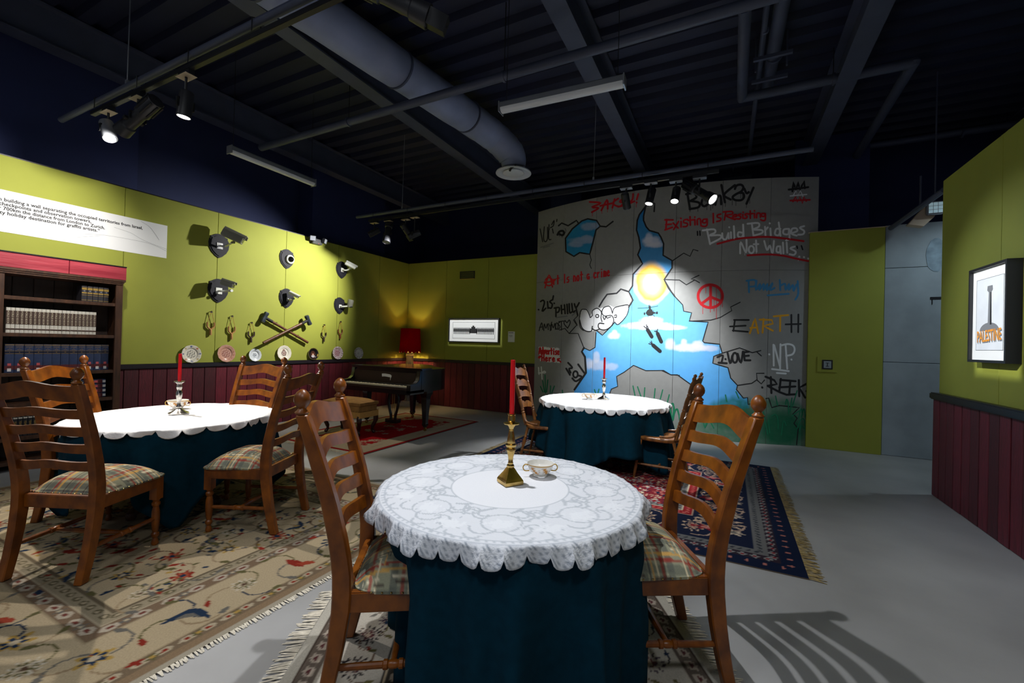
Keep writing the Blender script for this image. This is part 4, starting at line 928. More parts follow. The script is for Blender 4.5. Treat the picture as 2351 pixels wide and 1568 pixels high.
def lace(label, c, R_, over, nsc, pattern, seed, depth=.03):
    r_ = random.Random(seed); nt = nsc*8; th = np.linspace(0, 2*PI, nt, endpoint=False)
    jit = np.array([r_.uniform(.75, 1.2) for _ in range(nsc)]); sc = np.abs(np.sin(nsc*th/2))**.55*jit[((th/(2*PI))*nsc).astype(int) % nsc]
    low = .35*np.sin(3*th+seed)+.3*np.sin(5*th+seed*2); rows = []; cols = []
    nr = 96 if pattern else 20; fl = .28 if pattern else .12
    wob = .004*np.cos(th*31+seed)+.006*np.cos(th*17+1)
    for k in range(nr):
        f = k/(nr-1); r = f*(R_+.012)
        z = np.full(nt, ZTAB+.0075)
        if not pattern: z = z+.0035*(np.sin(7*th+f*9)+np.sin(11*th-f*6))*.5*f
        rows.append(np.stack([r*np.cos(th), r*np.sin(th), z], -1))
    ed = len(rows)
    for k in range(1, 9):
        f = k/8.; out = over*(1+.25*low)+depth*sc*1.0
        d = f*out
        rr = R_+.012+np.minimum(d, .012)+fl*np.maximum(d-.012, 0)+.020*f*np.cos(nsc*th)*.5+.018*f*np.cos(12*th+seed)+wob*f
        z = ZTAB+.0075-np.maximum(d-.006, 0)*math.sqrt(1-fl*fl)
        rows.append(np.stack([rr*np.cos(th), rr*np.sin(th), z], -1))
    P = np.array(rows); mb = MB()
    if pattern:
        rad = np.concatenate([np.linspace(0, 1, nr)*(R_+.012), R_+.012+np.arange(1, 9)/8*(over+depth)])[:, None]+0*th[None]
        A_ = th[None]+0*rad; X = rad*np.cos(A_); Y = rad*np.sin(A_)
        C_ = np.zeros(rad.shape+(3,))+np.array(S(232, 234, 240)); g = np.array(S(192, 198, 206)); wht = np.array(S(231, 234, 240))
        def put(m, col): C_[m] = col
        body = (rad > .265)
        C_[body] = np.array(S(224, 227, 234))
        n8 = 8; a8 = (A_*n8/(2*PI)) % 1-.5; rc = rad
        def arc(cr, ca, r0, wdt, lo=-4, hi=4):
            dx = (a8-ca)*2*PI/n8*rc; dy = rc-cr; d = np.hypot(dx, dy); an = np.arctan2(dy, dx); return (np.abs(d-r0) < wdt) & (an > lo) & (an < hi) & body
        for s_ in (-1, 1):
            for (cr, ca, r0, lo, hi) in ((.34, .28, .045, -2.6, 2.2), (.34, .28, .022, -1, 3), (.46, .17, .05, -.4, 3.1), (.46, .34, .035, -3.1, 1.2), (.52, .22, .03, .1, 3.2), (.52, .40, .028, -2, 2), (.40, .42, .03, -3, .6), (.30, .42, .026, -1, 3.1)):
                if s_ < 0: lo, hi = ((PI-hi), (PI-lo)) if hi <= PI else (lo, hi)
                put(arc(cr, ca*s_, r0, .0048, lo, hi), g)
        put(arc(.41, 0, .075, .004), g); put(arc(.33, .5, .032, .005), g); put(arc(.33, -.5, .032, .005), g)
        dx = a8*2*PI/n8*rc; blob = (np.hypot(dx/.05, (rc-.42)/.038)+.9*nz(X*100, Y*100, 1.6, 4)) < 1; put(blob, wht)
        blob2 = (np.hypot((np.abs(a8)-.5)*2*PI/n8*rc/.05, (rc-.47)/.03)+.9*nz(X*100, Y*100, 1.6, 6)) < 1; put(blob2, wht)
        put(((np.sin(A_*16+rad*60) > .8) & (rad > .272) & (rad < .31)), g)
        put((np.abs(rad-.268) < .004), g)
        put((np.abs(rad-(R_-.015)) < .003) | (np.abs(rad-(R_+.012)) < .003), np.array(S(190, 196, 205)))
        put((np.abs(rad-(R_-.002)) < .006) & (np.sin(A_*120) > .1), g)
        hem = rad > R_+.02
        C_[hem] = np.array(S(226, 229, 236)); put(hem & (np.sin(nsc*A_*3)*np.cos((rad-R_)*180) > .55), np.array(S(150, 158, 170)))
        mb.grid(P, C_, closed=True)
    else: mb.grid(P, closed=True)
    o = mb.obj('lace_tablecloth', 'lace' if pattern else 'lacew', angle=60)
    so = o.modifiers.new('thickness', 'SOLIDIFY'); so.thickness = .0018; so.offset = 1
    o.location = (c[0], c[1], 0); tag(o, label, 'tablecloth', 'white lace toppers'); return o
lace('white patterned lace topper with scalloped hem on the nearest table', T1, R1, .046, 50, True, 2, .036)
lace('plain white scalloped topper on the table with the pointed drape', T2, R2, .012, 30, False, 5, .05)
lace('crumpled white scalloped topper on the table before the graffiti wall', T3, R3, .025, 44, False, 9, .045)
ZT2 = ZTAB+.0125
def candle(label, base, z0, h, r=.0115):
    t = thing('candle', label, 'candle', (base[0], base[1], z0), group='red taper candles')
    MB().lathe([(r*.9, 0), (r, .004), (r*1.02, h*.5), (r*.96, h-.01), (r*.92, h), (r*.55, h-.003), (.001, h-.004)], 14).obj('wax', 'candle', t)
    MB().tube([(0, 0, h-.005), (.001, 0, h+.008)], .0011, 6).obj('wick', 'wick', t)
p = onz(1171, 1108, ZT2); b1 = (p[0], p[1])
cs = thing('candlestick', 'brass candlestick with square stepped base on the nearest table', 'candlestick', (b1[0], b1[1], ZT2), .95)
mb = MB()
for (w_, z0, z1) in ((.092, 0, .014),): mb.box((0, 0, (z0+z1)/2), (w_, w_, z1-z0))
rows = []
for k, (w_, z) in enumerate(((.092, .014), (.088, .02), (.078, .028), (.05, .05), (.034, .066), (.026, .072))):
    rows.append([(w_/2*sx, w_/2*sy, z) for sx, sy in ((-1, -1), (0, -.9), (1, -1), (.9, 0), (1, 1), (0, .9), (-1, 1), (-.9, 0))])
mb.grid(np.array(rows), closed=True); mb.obj('base', 'brass', cs, angle=30)
MB().lathe([(.014, .07), (.018, .076), (.018, .082), (.012, .088), (.013, .094), (.011, .098), (.012, .12), (.018, .142), (.020, .15), (.024, .154), (.024, .158), (.016, .162), (.022, .168), (.026, .174), (.026, .18), (.018, .184), (.02, .19), (.016, .22), (.012, .24), (.013, .246), (.010, .25), (.012, .258), (.018, .268), (.021, .272)], 24, mod=lambda a, z: 1+.03*math.cos(8*a)).obj('stem', 'brass', cs)
MB().lathe([(.012, .268), (.037, .274), (.039, .278), (.030, .279), (.014, .276), (.015, .285), (.019, .290), (.017, .315), (.020, .318), (.020, .322), (.012, .322), (.012, .31)], 24).obj('drip_pan', 'brass', cs)
candle('tall red taper candle in the brass candlestick', b1, ZT2+.312, .262)
def silver_stick(label, pos, s_, h):
    t = thing('candlestick', label, 'candlestick', (pos[0], pos[1], ZT2), .4, group='ornate silver candlesticks')
    MB().lathe([(.070*s_, 0), (.072*s_, .006), (.060*s_, .012), (.045*s_, .020), (.030*s_, .030), (.016*s_, .045)], 40, mod=lambda a, z: 1+.08*math.cos(4*a)+.03*math.cos(12*a)).obj('base', 'silver', t)
    MB().lathe([(.014, .04), (.020, .05*h/.24), (.013, .065*h/.24), (.011, .08*h/.24), (.016, .10*h/.24), (.022, .13*h/.24), (.024, .15*h/.24), (.018, .165*h/.24), (.011, .172*h/.24), (.016, .178*h/.24)], 36, mod=lambda a, z: 1+.10*math.cos(6*a+z*70)).obj('stem', 'silver', t)
    MB().lathe([(.012, .176*h/.24), (.02, .185*h/.24), (.024, .20*h/.24), (.020, .215*h/.24), (.024, .225*h/.24), (.036*s_, .232*h/.24), (.036*s_, .238*h/.24), (.012, .240*h/.24), (.012, .225*h/.24)], 30, mod=lambda a, z: 1+.05*math.cos(7*a)).obj('socket', 'silver', t)
q = onz(410, 949, ZT2); silver_stick('ornate silver candlestick on the table beside the bookcase', q, 1.05, .27)
candle('red taper candle before the wall plates', q, ZT2+.262, .235, .0125)
q3 = onz(1386, 916, ZT2); silver_stick('ornate silver candlestick before the painted sky', q3, 1.0, .26)
candle('red taper candle in front of the painted blue sky', q3, ZT2+.252, .26, .0125)
def cup(label, pos, rz, s_=1.):
    t = thing('soup_cup', label, 'cup', (pos[0], pos[1], ZT2), rz, group='gilt two-handled soup cups')
    prof = [(.022, 0), (.028, .002), (.028, .006), (.026, .008), (.040, .018), (.050, .034), (.055, .050), (.056, .054), (.054, .054), (.048, .034), (.036, .018), (.01, .012)]
    n = 48; rows = []; cols = []
    for (r, z) in prof:
        rows.append([(r*s_*math.cos(2*PI*k/n), r*s_*math.sin(2*PI*k/n), z*s_) for k in range(n)])
    P0 = []; fine = []
    for i in range(len(prof)-1):
        for j in range(4):
            f = j/4; fine.append(((prof[i][0]*(1-f)+prof[i+1][0]*f)*s_, (prof[i][1]*(1-f)+prof[i+1][1]*f)*s_, i))
    P = np.array([[(r*math.cos(2*PI*k/n), r*math.sin(2*PI*k/n), z) for k in range(n)] for r, z, i in fine]); C_ = np.zeros(P.shape)+np.array(S(236, 234, 228))
    for a_, (r, z, i) in enumerate(fine):
        for k in range(n):
            th = 2*PI*k/n
            if 3 <= i <= 5 and .014*s_ < z < .046*s_:
                if math.sin(6*th+z*90/s_) > .62: C_[a_, k] = S(190, 130, 46)
                elif math.sin(23*th+z*300)*math.sin(z*260+th*5) > .55: C_[a_, k] = S(176, 160, 140)
            if i == 6: C_[a_, k] = S(200, 160, 90)
    mb = MB().grid(P, C_, closed=True); mb.obj('bowl', 'china', t)
    for sg in (-1, 1):
        MB().tube([(sg*x*s_, 0, z*s_) for x, z in smooth_pts([(.050, .044), (.064, .048), (.073, .036), (.066, .022), (.046, .022)], 4)], .0024*s_, 8).obj('handle', 'gold', t)
    sm = MB().lathe([(.02, -.0005), (.062*s_, .0015), (.066*s_, .004), (.06*s_, .004), (.02, .002)], 36); 
    return t
q = onz(1240, 1092, ZT2); cup('two-handled gilt soup cup beside the brass candlestick', q, math.atan2(R0[1], R0[0])+.1, 1.18)
q = onz(408, 938, ZT2); cup('two-handled gilt soup cup behind the candlestick before the bookcase table', q, .6, 1.4)
q = onz(1353, 916, ZT2); cup('two-handled gilt soup cup left of the candlestick before the graffiti wall', q, .3, 1.25)
# ------------------------------------------------------------------ things on and at the left wall
WALLS = {'L': Matrix(((0, 0, 1), (1, 0, 0), (0, 1, 0))), 'B': Matrix(((1, 0, 0), (0, 0, -1), (0, 1, 0))), 'R': Matrix(((0, 0, -1), (-1, 0, 0), (0, 1, 0)))}
def wthing(name, label, cat, loc, wall, group=None, spin=0.):
    e = (WALLS[wall] @ Matrix.Rotation(spin, 3, 'Z')).to_euler()
    return thing(name, label, cat, loc, rot=e, group=group)
# bookcase
bc = thing('bookcase', 'dark wooden bookcase with red painted top board against green wall', 'bookcase', (-6.54, 1.93, 0))
W2 = .475; XF = .29
for sg in (-1, 1):
    MB().ab((0, sg*W2-.011, 0), (XF-.02, sg*W2+.011, 2.0)).obj('side_panel', 'dwood', bc, bevel=.002, seg=1)
    MB().ab((XF-.022, sg*(W2-.02)-.032, 0), (XF, sg*(W2-.02)+.032, 1.965)).obj('stile', 'dwood', bc, bevel=.003, seg=1)
for i in range(6):
    w_ = (2*W2-.03)/6; y = -W2+.015+w_*(i+.5)
    MB().ab((.004, y-w_/2+.002, .05), (.016, y+w_/2-.002, 1.96)).obj('back_board', 'dwood2', bc, bevel=.003, seg=1)
MB().ab((.0, -W2+.01, .05), (.0038, W2-.01, 1.98)).obj('back_sheet', 'dwood2', bc)
SH = [.10, .335, .665, .972, 1.365, 1.728]
for z in SH:
    MB().ab((.016, -W2+.012, z-.036), (XF-.004, W2-.012, z)).obj('shelf', 'dwood', bc, bevel=.003, seg=1)
MB().ab((.0, -W2, 1.965), (XF+.005, W2, 2.0)).obj('top_board', 'dwood', bc, bevel=.003, seg=1)
mb = MB()
for (a, z0, z1) in ((.02, 1.94, 1.958), (.032, 1.958, 1.975), (.048, 1.975, 2.0)): mb.ab((.02, -W2-a*.6, z0), (XF+a*.5, W2+a*.6, z1))
mb.obj('cornice', 'dwood', bc, bevel=.004)
for y0, y1 in ((-W2-.03, .02), (.024, W2+.03)):
    MB().ab((XF-.005, y0, 2.0), (XF+.022, y1, 2.145)).obj('red_top_board', 'redboard', bc, bevel=.003, seg=1)
for sg in (-1, 1): MB().ab((.0, sg*(W2+.02)-.01, 2.0), (XF-.006, sg*(W2+.02)+.01, 2.145)).obj('red_return_board', 'redboard', bc, bevel=.003, seg=1)
MB().ab((.0, -W2-.03, 2.145), (XF+.03, W2+.03, 2.155)).obj('dust_cover', 'rail', bc)
# books
BK = {'white': mat('white_book_cloth', S(212, 208, 196), .6, var=.05, scale=20), 'brown': mat('brown_book_band', S(70, 48, 38), .6), 'navy': mat('navy_book_cloth', S(40, 56, 92), .6, var=.15, scale=30), 'navyd': mat('dark_navy_band', S(20, 26, 52), .5),
      'dark': mat('dark_book_cloth', S(46, 44, 50), .55, var=.2, scale=30), 'page': mat('book_pages', S(206, 196, 172), .9), 'pink': mat('pink_sticker', S(206, 90, 96), .6), 'maroon': mat('maroon_sticker_band', S(92, 30, 36), .6), 'blk': mat('black_book_cloth', S(30, 30, 34), .6, var=.2, scale=30)}
M.update({'bk_'+k: v for k, v in BK.items()})
def spine_text(body, size, m, vertical, xs=1., off=0.):
    me = text_mesh(body, size, m, xs=xs, align='CENTER', offset=off)
    R_ = Matrix(((0, 0, 1), (1, 0, 0), (0, 1, 0))) if not vertical else Matrix(((0, 0, 1), (0, 1, 0), (-1, 0, 0)))
    me.transform(R_.to_4x4()); return me
def book_body(t, w_, h, d, cov):
    """spine towards +x at x=0, rounded; pages inside; z from 0"""
    n = 8; rows = []
    prof = [(-d, -w_/2), (-.004, -w_/2)]+[(.004*math.cos(a)*1.2-.002, w_/2*math.sin(a)) for a in np.linspace(-PI/2, PI/2, n)]+[(-.004, w_/2), (-d, w_/2)]
    inner = [(-d, w_/2-.003), (-.008, w_/2-.003), (-.008, -w_/2+.003), (-d, -w_/2+.003)]
    MB().prism(prof+inner, 0, h).obj('cover', cov, t)
    MB().ab((-d+.006, -w_/2+.0032, .003), (-.0085, w_/2-.0032, h-.004)).obj('page_block', 'bk_page', t)
WBT = {}
def book_white(w_):
    t = thing('encyclopedia_volume', 'x', 'book', group='white and brown encyclopedia volumes')
    book_body(t, w_, .248, .17, 'bk_white')
    MB().ab((.001, -w_/2+.0005, .085), (.0036, w_/2-.0005, .218)).obj('spine_panel', 'bk_brown', t)
    MB().ab((.001, -w_/2+.0005, .030), (.0036, w_/2-.0005, .044)).obj('spine_band', 'bk_brown', t)
    if 'w' not in WBT:
        WBT['w'] = spine_text('WORLD BOOK', .0200, 'bk_page', True, .98, .0001)
    o = link('spine_title', WBT['w'], t); o.location = (.0042, -.0075, .155)
    return t
def ordinal(i): return ['first', 'second', 'third', 'fourth', 'fifth', 'sixth', 'seventh', 'eighth', 'ninth', 'tenth', 'eleventh', 'twelfth', 'thirteenth', 'fourteenth', 'fifteenth', 'sixteenth', 'seventeenth', 'eighteenth', 'nineteenth', 'twentieth', 'twenty-first', 'twenty-second'][i]
XS = -6.54+XF-.045
y = 1.533; n = 22; w_ = (2.205-1.533)/n; proto = book_white(w_-.0012)
for i in range(n):
    lb = f'white and brown encyclopedia volume, {ordinal(i)} from the left on the second shelf'
    loc = (XS+rng.uniform(-.003, .003), y+w_*(i+.5), SH[4]+.001)
    if i == 0: proto.location = loc; proto['label'] = lb
    else: dup(proto, loc, 0, lb)
ROM = ['I', 'II', 'III', 'IV', 'V', 'VI', 'VII', 'VIII', 'IX', 'X', 'XI', 'XII']
w_ = (2.322-1.532)/12
SUB = spine_text('DICTIONARY', .0092, 'gold', False, .8); SUB2 = spine_text('of', .008, 'gold', False); SUB3 = spine_text('HISTORY', .0085, 'gold', False, .85)
for i in range(12):
    t = thing('reference_volume', f'navy library volume marked {ROM[i]}, {ordinal(i)} from the left on the middle shelf', 'book', (XS+rng.uniform(-.003, .003), 1.532+w_*(i+.5), SH[3]+.001), group='navy reference volumes')
    book_body(t, w_-.002, .282, .19, 'bk_navy')
    hw = w_/2-.0015
    MB().ab((.001, -hw, .19), (.0034, hw, .212)).obj('number_band', 'bk_navyd', t)
    gb = MB()
    for z in (.186, .214, .268, .275): gb.ab((.001, -hw, z), (.0038, hw, z+.0022))
    gb.obj('gilt_lines', 'gold', t)
    for me, z in ((SUB, .250), (SUB2, .238), (SUB3, .224)):
        o = link('spine_title', me, t); o.location = (.0042, 0, z)
    o = link('volume_number', spine_text(ROM[i], .013, 'gold', False), t); o.location = (.0044, 0, .196)
    MB().ab((.001, -hw, .03), (.0034, hw, .068)).obj('lower_band', 'bk_maroon', t)
    if i in (0, 1, 3, 9, 10, 11):
        MB().ab((.0035, -.012, .068), (.0042, .012, .092)).obj('pink_sticker', 'bk_pink', t)
        MB().ab((.0035, -.013, .012), (.0042, .013, .042)).obj('white_sticker', 'white', t)
w_ = (2.307-2.075)/5
for i in range(5):
    t = thing('leather_volume', f'dark leather book with gilt bands, {ordinal(i)} from the left on the top shelf', 'book', (XS, 2.075+w_*(i+.5), SH[5]+.001), group='gilt leather books')
    book_body(t, w_-.004, .168, .13, 'bk_dark'); hw = w_/2-.0025
    gb = MB()
    for z, h in ((.126, .016), (.146, .004), (.085, .012), (.066, .003), (.012, .004)): gb.ab((.001, -hw, z), (.0036, hw, z+h))
    gb.obj('gilt_bands', 'gold', t)
    MB().lathe([(.001, -.001), (.008, -.001), (.008, .001), (.001, .001)], 12, (.003, 0, .112), R=rotm(0, PI/2)).obj('spine_emblem', 'greyink', t)
for i in range(4):
    t = thing('reference_volume', f'navy library volume lying flat, {["bottom", "second from the bottom", "third from the bottom", "top"][i]} of the stack on the fourth shelf', 'book', (XS-.003*i, 2.19, SH[2]+.0255+.051*i+.0005), group='stacked navy volumes', rot=(-PI/2, 0, 0))
    book_body(t, .048, .235, .19, 'bk_navy'); 
    for ch in t.children: ch.location = (0, 0, -.12)
    MB().ab((.001, -.022, .04), (.0034, .022, .085)).obj('lower_band', 'bk_maroon', t); MB().ab((.0035, -.012, .015), (.0042, .012, .045)).obj('pink_sticker', 'bk_pink', t); MB().ab((.0035, -.013, .088), (.0042, .013, .113)).obj('white_sticker', 'white', t)
YB = spine_text('YEAR BOOK', .022, 'gold', True, .86)
for i in range(9):
    t = thing('year_book', f'black yearbook with pale lettering, {ordinal(i)} from the left on the fifth shelf', 'book', (XS, 1.533+.034*(i+.5), SH[1]+.001), group='black yearbooks')
    book_body(t, .031, .19, .16, 'bk_blk'); o = link('spine_title', YB, t); o.location = (.0042, -.0075, .10)
    MB().ab((.001, -.014, .176), (.0036, .014, .188)).obj('top_band', 'bk_white', t)
# quote panel
qp = wthing('quote_panel', 'long white wall panel with black quotation text above the bookcase', 'sign', (xL, 1.2, 2.59), 'L')
MB().ab((-1.9, -.211, .0005), (1.770, .211, .004)).obj('board', 'paper', qp)
def wline(px, py): 
    p = onx(px, py, xL); return p[1]-1.2, p[2]-2.59
TXL = [('an building a wall separating the occupied territories from Israel,', (327, 526.5)), ('’ checkpoints and observation towers,', (209, 512.5)), ('er 700km the distance from London to Zurich.', (240.5, 527)), ('vity holiday destination for graffiti artists.”', (228.5, 533.5))]
for li, (body, (px, py)) in enumerate(TXL):
    xe, ze = wline(px, py); me = text_mesh(body, .050, 'ink', offset=.0012)
    xs = np.empty(len(me.vertices)*3); me.vertices.foreach_get('co', xs); wdt = xs[0::3].max()
    me.transform(Matrix.Diagonal(((xe-.30)/wdt, 1, 1, 1)))
    o = link('lettering', me, qp); o.location = (.30, .098-.0445*li, .0052)
cb_ = MB()
for pts in (((262, 522), (300, 535), (330, 552), (384, 573)), ((190, 537), (240, 540), (300, 550), (345, 560), (383, 577)), ((323, 508), (345, 523), (365, 551)), ((175, 545), (230, 541))):
    P = [wline(*p) for p in pts]; cb_.tube([(x, min(max(z, -.205), .205), .0048) for x, z in smooth_pts(P, 5)], .0011, 5, ratio=1.)
cb_.obj('hairline_crack', 'greyink', qp)
# mounted cameras
SHP = [(0, -.17), (.045, -.145), (.10, -.09), (.13, -.03), (.138, .03), (.13, .08), (.112, .105), (.118, .125), (.085, .135), (.06, .152), (.03, .166), (0, .17)]
SHP = SHP+[(-x, y) for x, y in SHP[-2:0:-1]]
def plaque(label, y, z, s_=1.):
    t = wthing('trophy_camera', label, 'camera', (xL, y, z), 'L', 'surveillance cameras mounted like trophies')
    MB().prism([(x*s_, y_*s_) for x, y_ in SHP], .0005, .014).obj('plaque', 'shield', t, bevel=.004)
    MB().prism([(x*s_*.86, y_*s_*.86) for x, y_ in SHP], .014, .024).obj('plaque_face', 'shield', t, bevel=.004)
    return t
def dirR(d):
    z = np.array(d, float); z /= np.linalg.norm(z); up = np.array((0, 1., 0)); x = np.cross(up, z); x /= np.linalg.norm(x); y = np.cross(z, x)
    return np.stack([x, y, z], 1)
def bracket(t, base, end, m, plate=.035):
    mb = MB().box((base[0], base[1], .028), (plate*2, plate*2.1, .008)); mb.tube(smooth_pts([(base[0], base[1], .03), (base[0], base[1]-.005, .07), ((base[0]+end[0])/2, base[1], .10), end], 4), .014, 10)
    mb.lathe([(.005, -.02), (.02, -.02), (.02, .02), (.005, .02)], 12, end); mb.obj('bracket', m, t, bevel=.0)
def box_cam(t, c, d, w_, h, ln, m, name='housing'):
    R_ = dirR(d); hs = [(-w_/2, -h/2), (w_/2, -h/2), (w_/2, h*.2), (w_*.36, h/2), (-w_*.36, h/2), (-w_/2, h*.2)]
    b = MB().prism(hs, -ln/2, ln/2, R_, c); o = b.obj(name, m, t, bevel=.006)
    MB().prism([(x*1.12, y_*1.1+.006) for x, y_ in ((-w_/2, h*.1), (-w_*.5, h*.22), (-w_*.36, h/2), (w_*.36, h/2), (w_*.5, h*.22), (w_/2, h*.1), (w_*.47, h*.1), (w_*.34, h*.44), (-w_*.34, h*.44), (-w_*.47, h*.1))], -ln*.48, ln*.6, R_, c).obj('sun_shield', m, t)
    MB().prism([(-w_*.34, -h*.34), (w_*.34, -h*.34), (w_*.34, h*.18), (-w_*.34, h*.18)], ln/2, ln/2+.003, R_, c).obj('lens_window', 'camd', t)
t = plaque('largest grey box camera on shield plaque, top left of the mounted cameras', 3.605, 2.675, 1.02)
bracket(t, (0, 0), (.07, .05, .22), 'chrome', .04); box_cam(t, (.06, .14, .24), (.58, -.33, .5), .12, .12, .27, 'camg')
t = plaque('dome camera with white ring on shield plaque, top middle of the mounted cameras', 4.667, 2.687, .96)
MB().lathe([(.075, .024), (.075, .045), (.068, .055), (.05, .060), (.046, .052)], 32, (.035, 0, 0)).obj('housing', 'camw', t)
MB().lathe([(.048, .05), (.046, .07), (.036, .088), (.02, .098), (.001, .102)], 24, (.035, 0, 0)).obj('dome', 'camd', t)
t = plaque('white bullet camera on shield plaque, top right of the mounted cameras', 5.796, 2.693, .96)
bracket(t, (0, 0), (.08, .04, .14), 'camw'); box_cam(t, (.05, .09, .18), (.6, -.35, .5), .085, .075, .20, 'camw')
t = plaque('small camouflage-grey camera on shield plaque, bottom left of the mounted cameras', 3.612, 2.033, 1.02)
bracket(t, (0, 0), (.09, .01, .16), 'camw', .042); box_cam(t, (.02, .10, .20), (.55, -.25, .6), .10, .085, .16, 'camg')
t = plaque('slim silver camera on shield plaque, bottom middle of the mounted cameras', 4.679, 2.04, .96)
bracket(t, (.01, -.02), (.05, .0, .10), 'chrome', .026); box_cam(t, (.03, .06, .15), (.45, -.38, .65), .06, .05, .16, 'camw')
t = plaque('cylindrical grey camera on shield plaque, bottom right of the mounted cameras', 5.768, 2.017, .93)
bracket(t, (0, -.01), (.10, .0, .12), 'camw', .03); MB().lathe([(.02, -.07), (.052, -.065), (.055, .06), (.05, .075), (.03, .078)], 24, (.13, .05, .14), R=rotm(-PI/2+.25)).obj('housing', 'camg', t); MB().lathe([(.001, 0), (.035, 0), (.035, .004), (.001, .004)], 20, (.13, -.016, .16), R=rotm(PI/2-.25)).obj('lens_window', 'camd', t)
# emergency lamp with two heads
t = wthing('emergency_lamp', 'black twin-head emergency lamp at the top of the left wall', 'lamp', (xL, 5.20, 3.09), 'L')
MB().box((0, 0, .04), (.20, .09, .07)).obj('housing', 'blackp', t, bevel=.008)
for sg in (-1, 1):
    R_ = rotm(.25, sg*.5)
    MB().box((sg*.12, .035, .09), (.10, .09, .05), R_).obj('head', 'blackp', t, bevel=.01)
    MB().box(np.array((sg*.12, .035, .09))+R_@np.array((0, 0, .026)), (.085, .075, .006), R_).obj('head_lens', 'lensoff', t)
MB().box((.02, -.03, .0765), (.008, .004, .003)).obj('indicator', mat('red_indicator', (1, .05, .02), .4, emit=2.), t)
# slingshots
for k, (y, z1, z0, m, lb) in enumerate(((3.52, 1.732, 1.394, 'slingw', 'pale wooden slingshot hanging furthest left'), (3.808, 1.691, 1.338, 'slingw', 'pale wooden slingshot hanging second from the left'), (4.10, 1.611, 1.298, 'slingd', 'dark wooden slingshot left of the crossed hammers'), (5.426, 1.647, 1.332, 'slingd', 'thin dark slingshot right of the crossed hammers'), (5.79, 1.724, 1.396, 'slingr', 'reddish brown slingshot hanging furthest right'))):
    t = wthing('slingshot', lb, 'slingshot', (xL, y, z0), 'L', 'slingshots on the green wall')
    H = z1-z0; s_ = H/.34
    MB().tube([(0, .004, .022), (0, .04, .022), (0, .085*s_, .022)], [.016, .017, .015], 10).obj('grip', m, t)
    for sg in (-1, 1):
        MB().tube(smooth_pts([(0, .08*s_, .022), (sg*.02, .10*s_, .022), (sg*.042, .12*s_, .022), (sg*.046, .15*s_, .022), (sg*.044, .185*s_, .022)], 4), .0115*(1 if k < 3 else .8), 10).obj('fork_arm', m, t)
        MB().tube([(sg*.044, .175*s_, .024), (sg*.006, H-.012, .03)], .0032, 6).obj('rubber_band', 'band', t)
    MB().box((0, H-.01, .03), (.03, .022, .006)).obj('pouch', 'slingd', t, bevel=.002)
    MB().tube([(0, H, .0), (0, H, .036), (0, H+.008, .04)], .004, 6).obj('hook', 'black', t)
# crossed sledgehammers
def hammer(label, a, b, zoff, hl):
    d = np.array(b)-np.array(a); ln = np.linalg.norm(d); sp_ = math.atan2(d[1], d[0])
    t = wthing('sledgehammer', label, 'hammer', (xL, a[0], a[1]), 'L', 'crossed sledgehammers', spin=sp_)
    MB().tube([(0, 0, zoff), (ln*.5, 0, zoff), (ln*.86, 0, zoff)], [.022, .019, .022], 12).obj('handle', 'handle', t)
    MB().tube([(ln*.84, 0, zoff), (ln*.97, 0, zoff)], [.026, .024], 12).obj('collar', 'rubber', t)
    sec = []
    n = 8; prof = [(-hl/2, .034), (-hl/2+.02, .040), (-.03, .034), (.03, .034), (hl/2-.02, .040), (hl/2, .034)]
    MB().lathe([(.001, -hl/2)]+[(r, x) for x, r in prof]+[(.001, hl/2)], n, (ln, 0, zoff), R=rotm(PI/2, 0, 0)).obj('head', 'iron', t, angle=25)
    for xx in (ln*.25, ln*.75): MB().tube([(xx, -.03, .001), (xx, -.03, zoff+.01)], .004, 6).tube([(xx, -.03, zoff-.024), (xx, .02, zoff-.024)], .004, 6).obj('peg', 'black', t)
hammer('sledgehammer with head at upper left, lower of the crossed pair', (5.073, 1.319), (4.285, 1.70), .05, .17)
hammer('sledgehammer with head at upper right, on top of the crossed pair', (4.243, 1.30), (5.03, 1.70), .10, .17)
# plates along the rail
def plate(label, y, r, painter, lean=.10):
    t = wthing('plate', label, 'plate', (xL, y, zR+.001), 'L', 'decorative plates on the rail'); n = 90
    rad = np.concatenate([np.linspace(0.001, 1, 40)]); th = np.linspace(0, 2*PI, n, endpoint=False)
    Rg, Tg = np.meshgrid(rad, th, indexing='ij')
    zz = np.interp(Rg, [0, .58, .66, .9, 1.], [0, 0, .008, .016, .017]); wv = 1+.012*np.cos(12*Tg)*(Rg > .95)
    X = Rg*r*np.cos(Tg)*wv; Y = r+Rg*r*np.sin(Tg)*wv
    col = painter(Rg, Tg, X/r, (Y-r)/r)
    top = np.stack([X, Y, zz], -1); bot = top[::-1].copy(); bot[..., 2] -= .005
    mb = MB().grid(np.concatenate([top, bot]), np.concatenate([col, np.zeros_like(col)+np.array(S(215, 212, 205))]), closed=True)
    V = np.array(mb.V); c, s_ = math.cos(lean), math.sin(lean)
    yy = V[:, 1]*c+V[:, 2]*s_; z2 = -V[:, 1]*s_+V[:, 2]*c
    z2 += .008-z2.min(); mb.V = [tuple(v) for v in np.c_[V[:, 0], yy-yy.min(), z2]]
    mb.obj('dish', 'china', t)
    return t
def pp(base, rimc, ctr, seed, rim_amt=.5, ring=None, ctr_r=.45, dens=0.):
    def f(R_, T_, X, Y):
        c = np.zeros(R_.shape+(3,))+np.array(S(*base))
        m = (R_ > .72) & (R_ < .96) & (nz(X*10, Y*10, 1.2, seed) > 1-rim_amt*2); c[m] = S(*rimc)
        m = (R_ < ctr_r) & (nz(X*10, Y*10, .8, seed+3) > dens); c[m] = S(*ctr)
        if ring: c[(np.abs(R_-.68) < .02) | (R_ > .975)] = S(*ring)
        return c
    return f
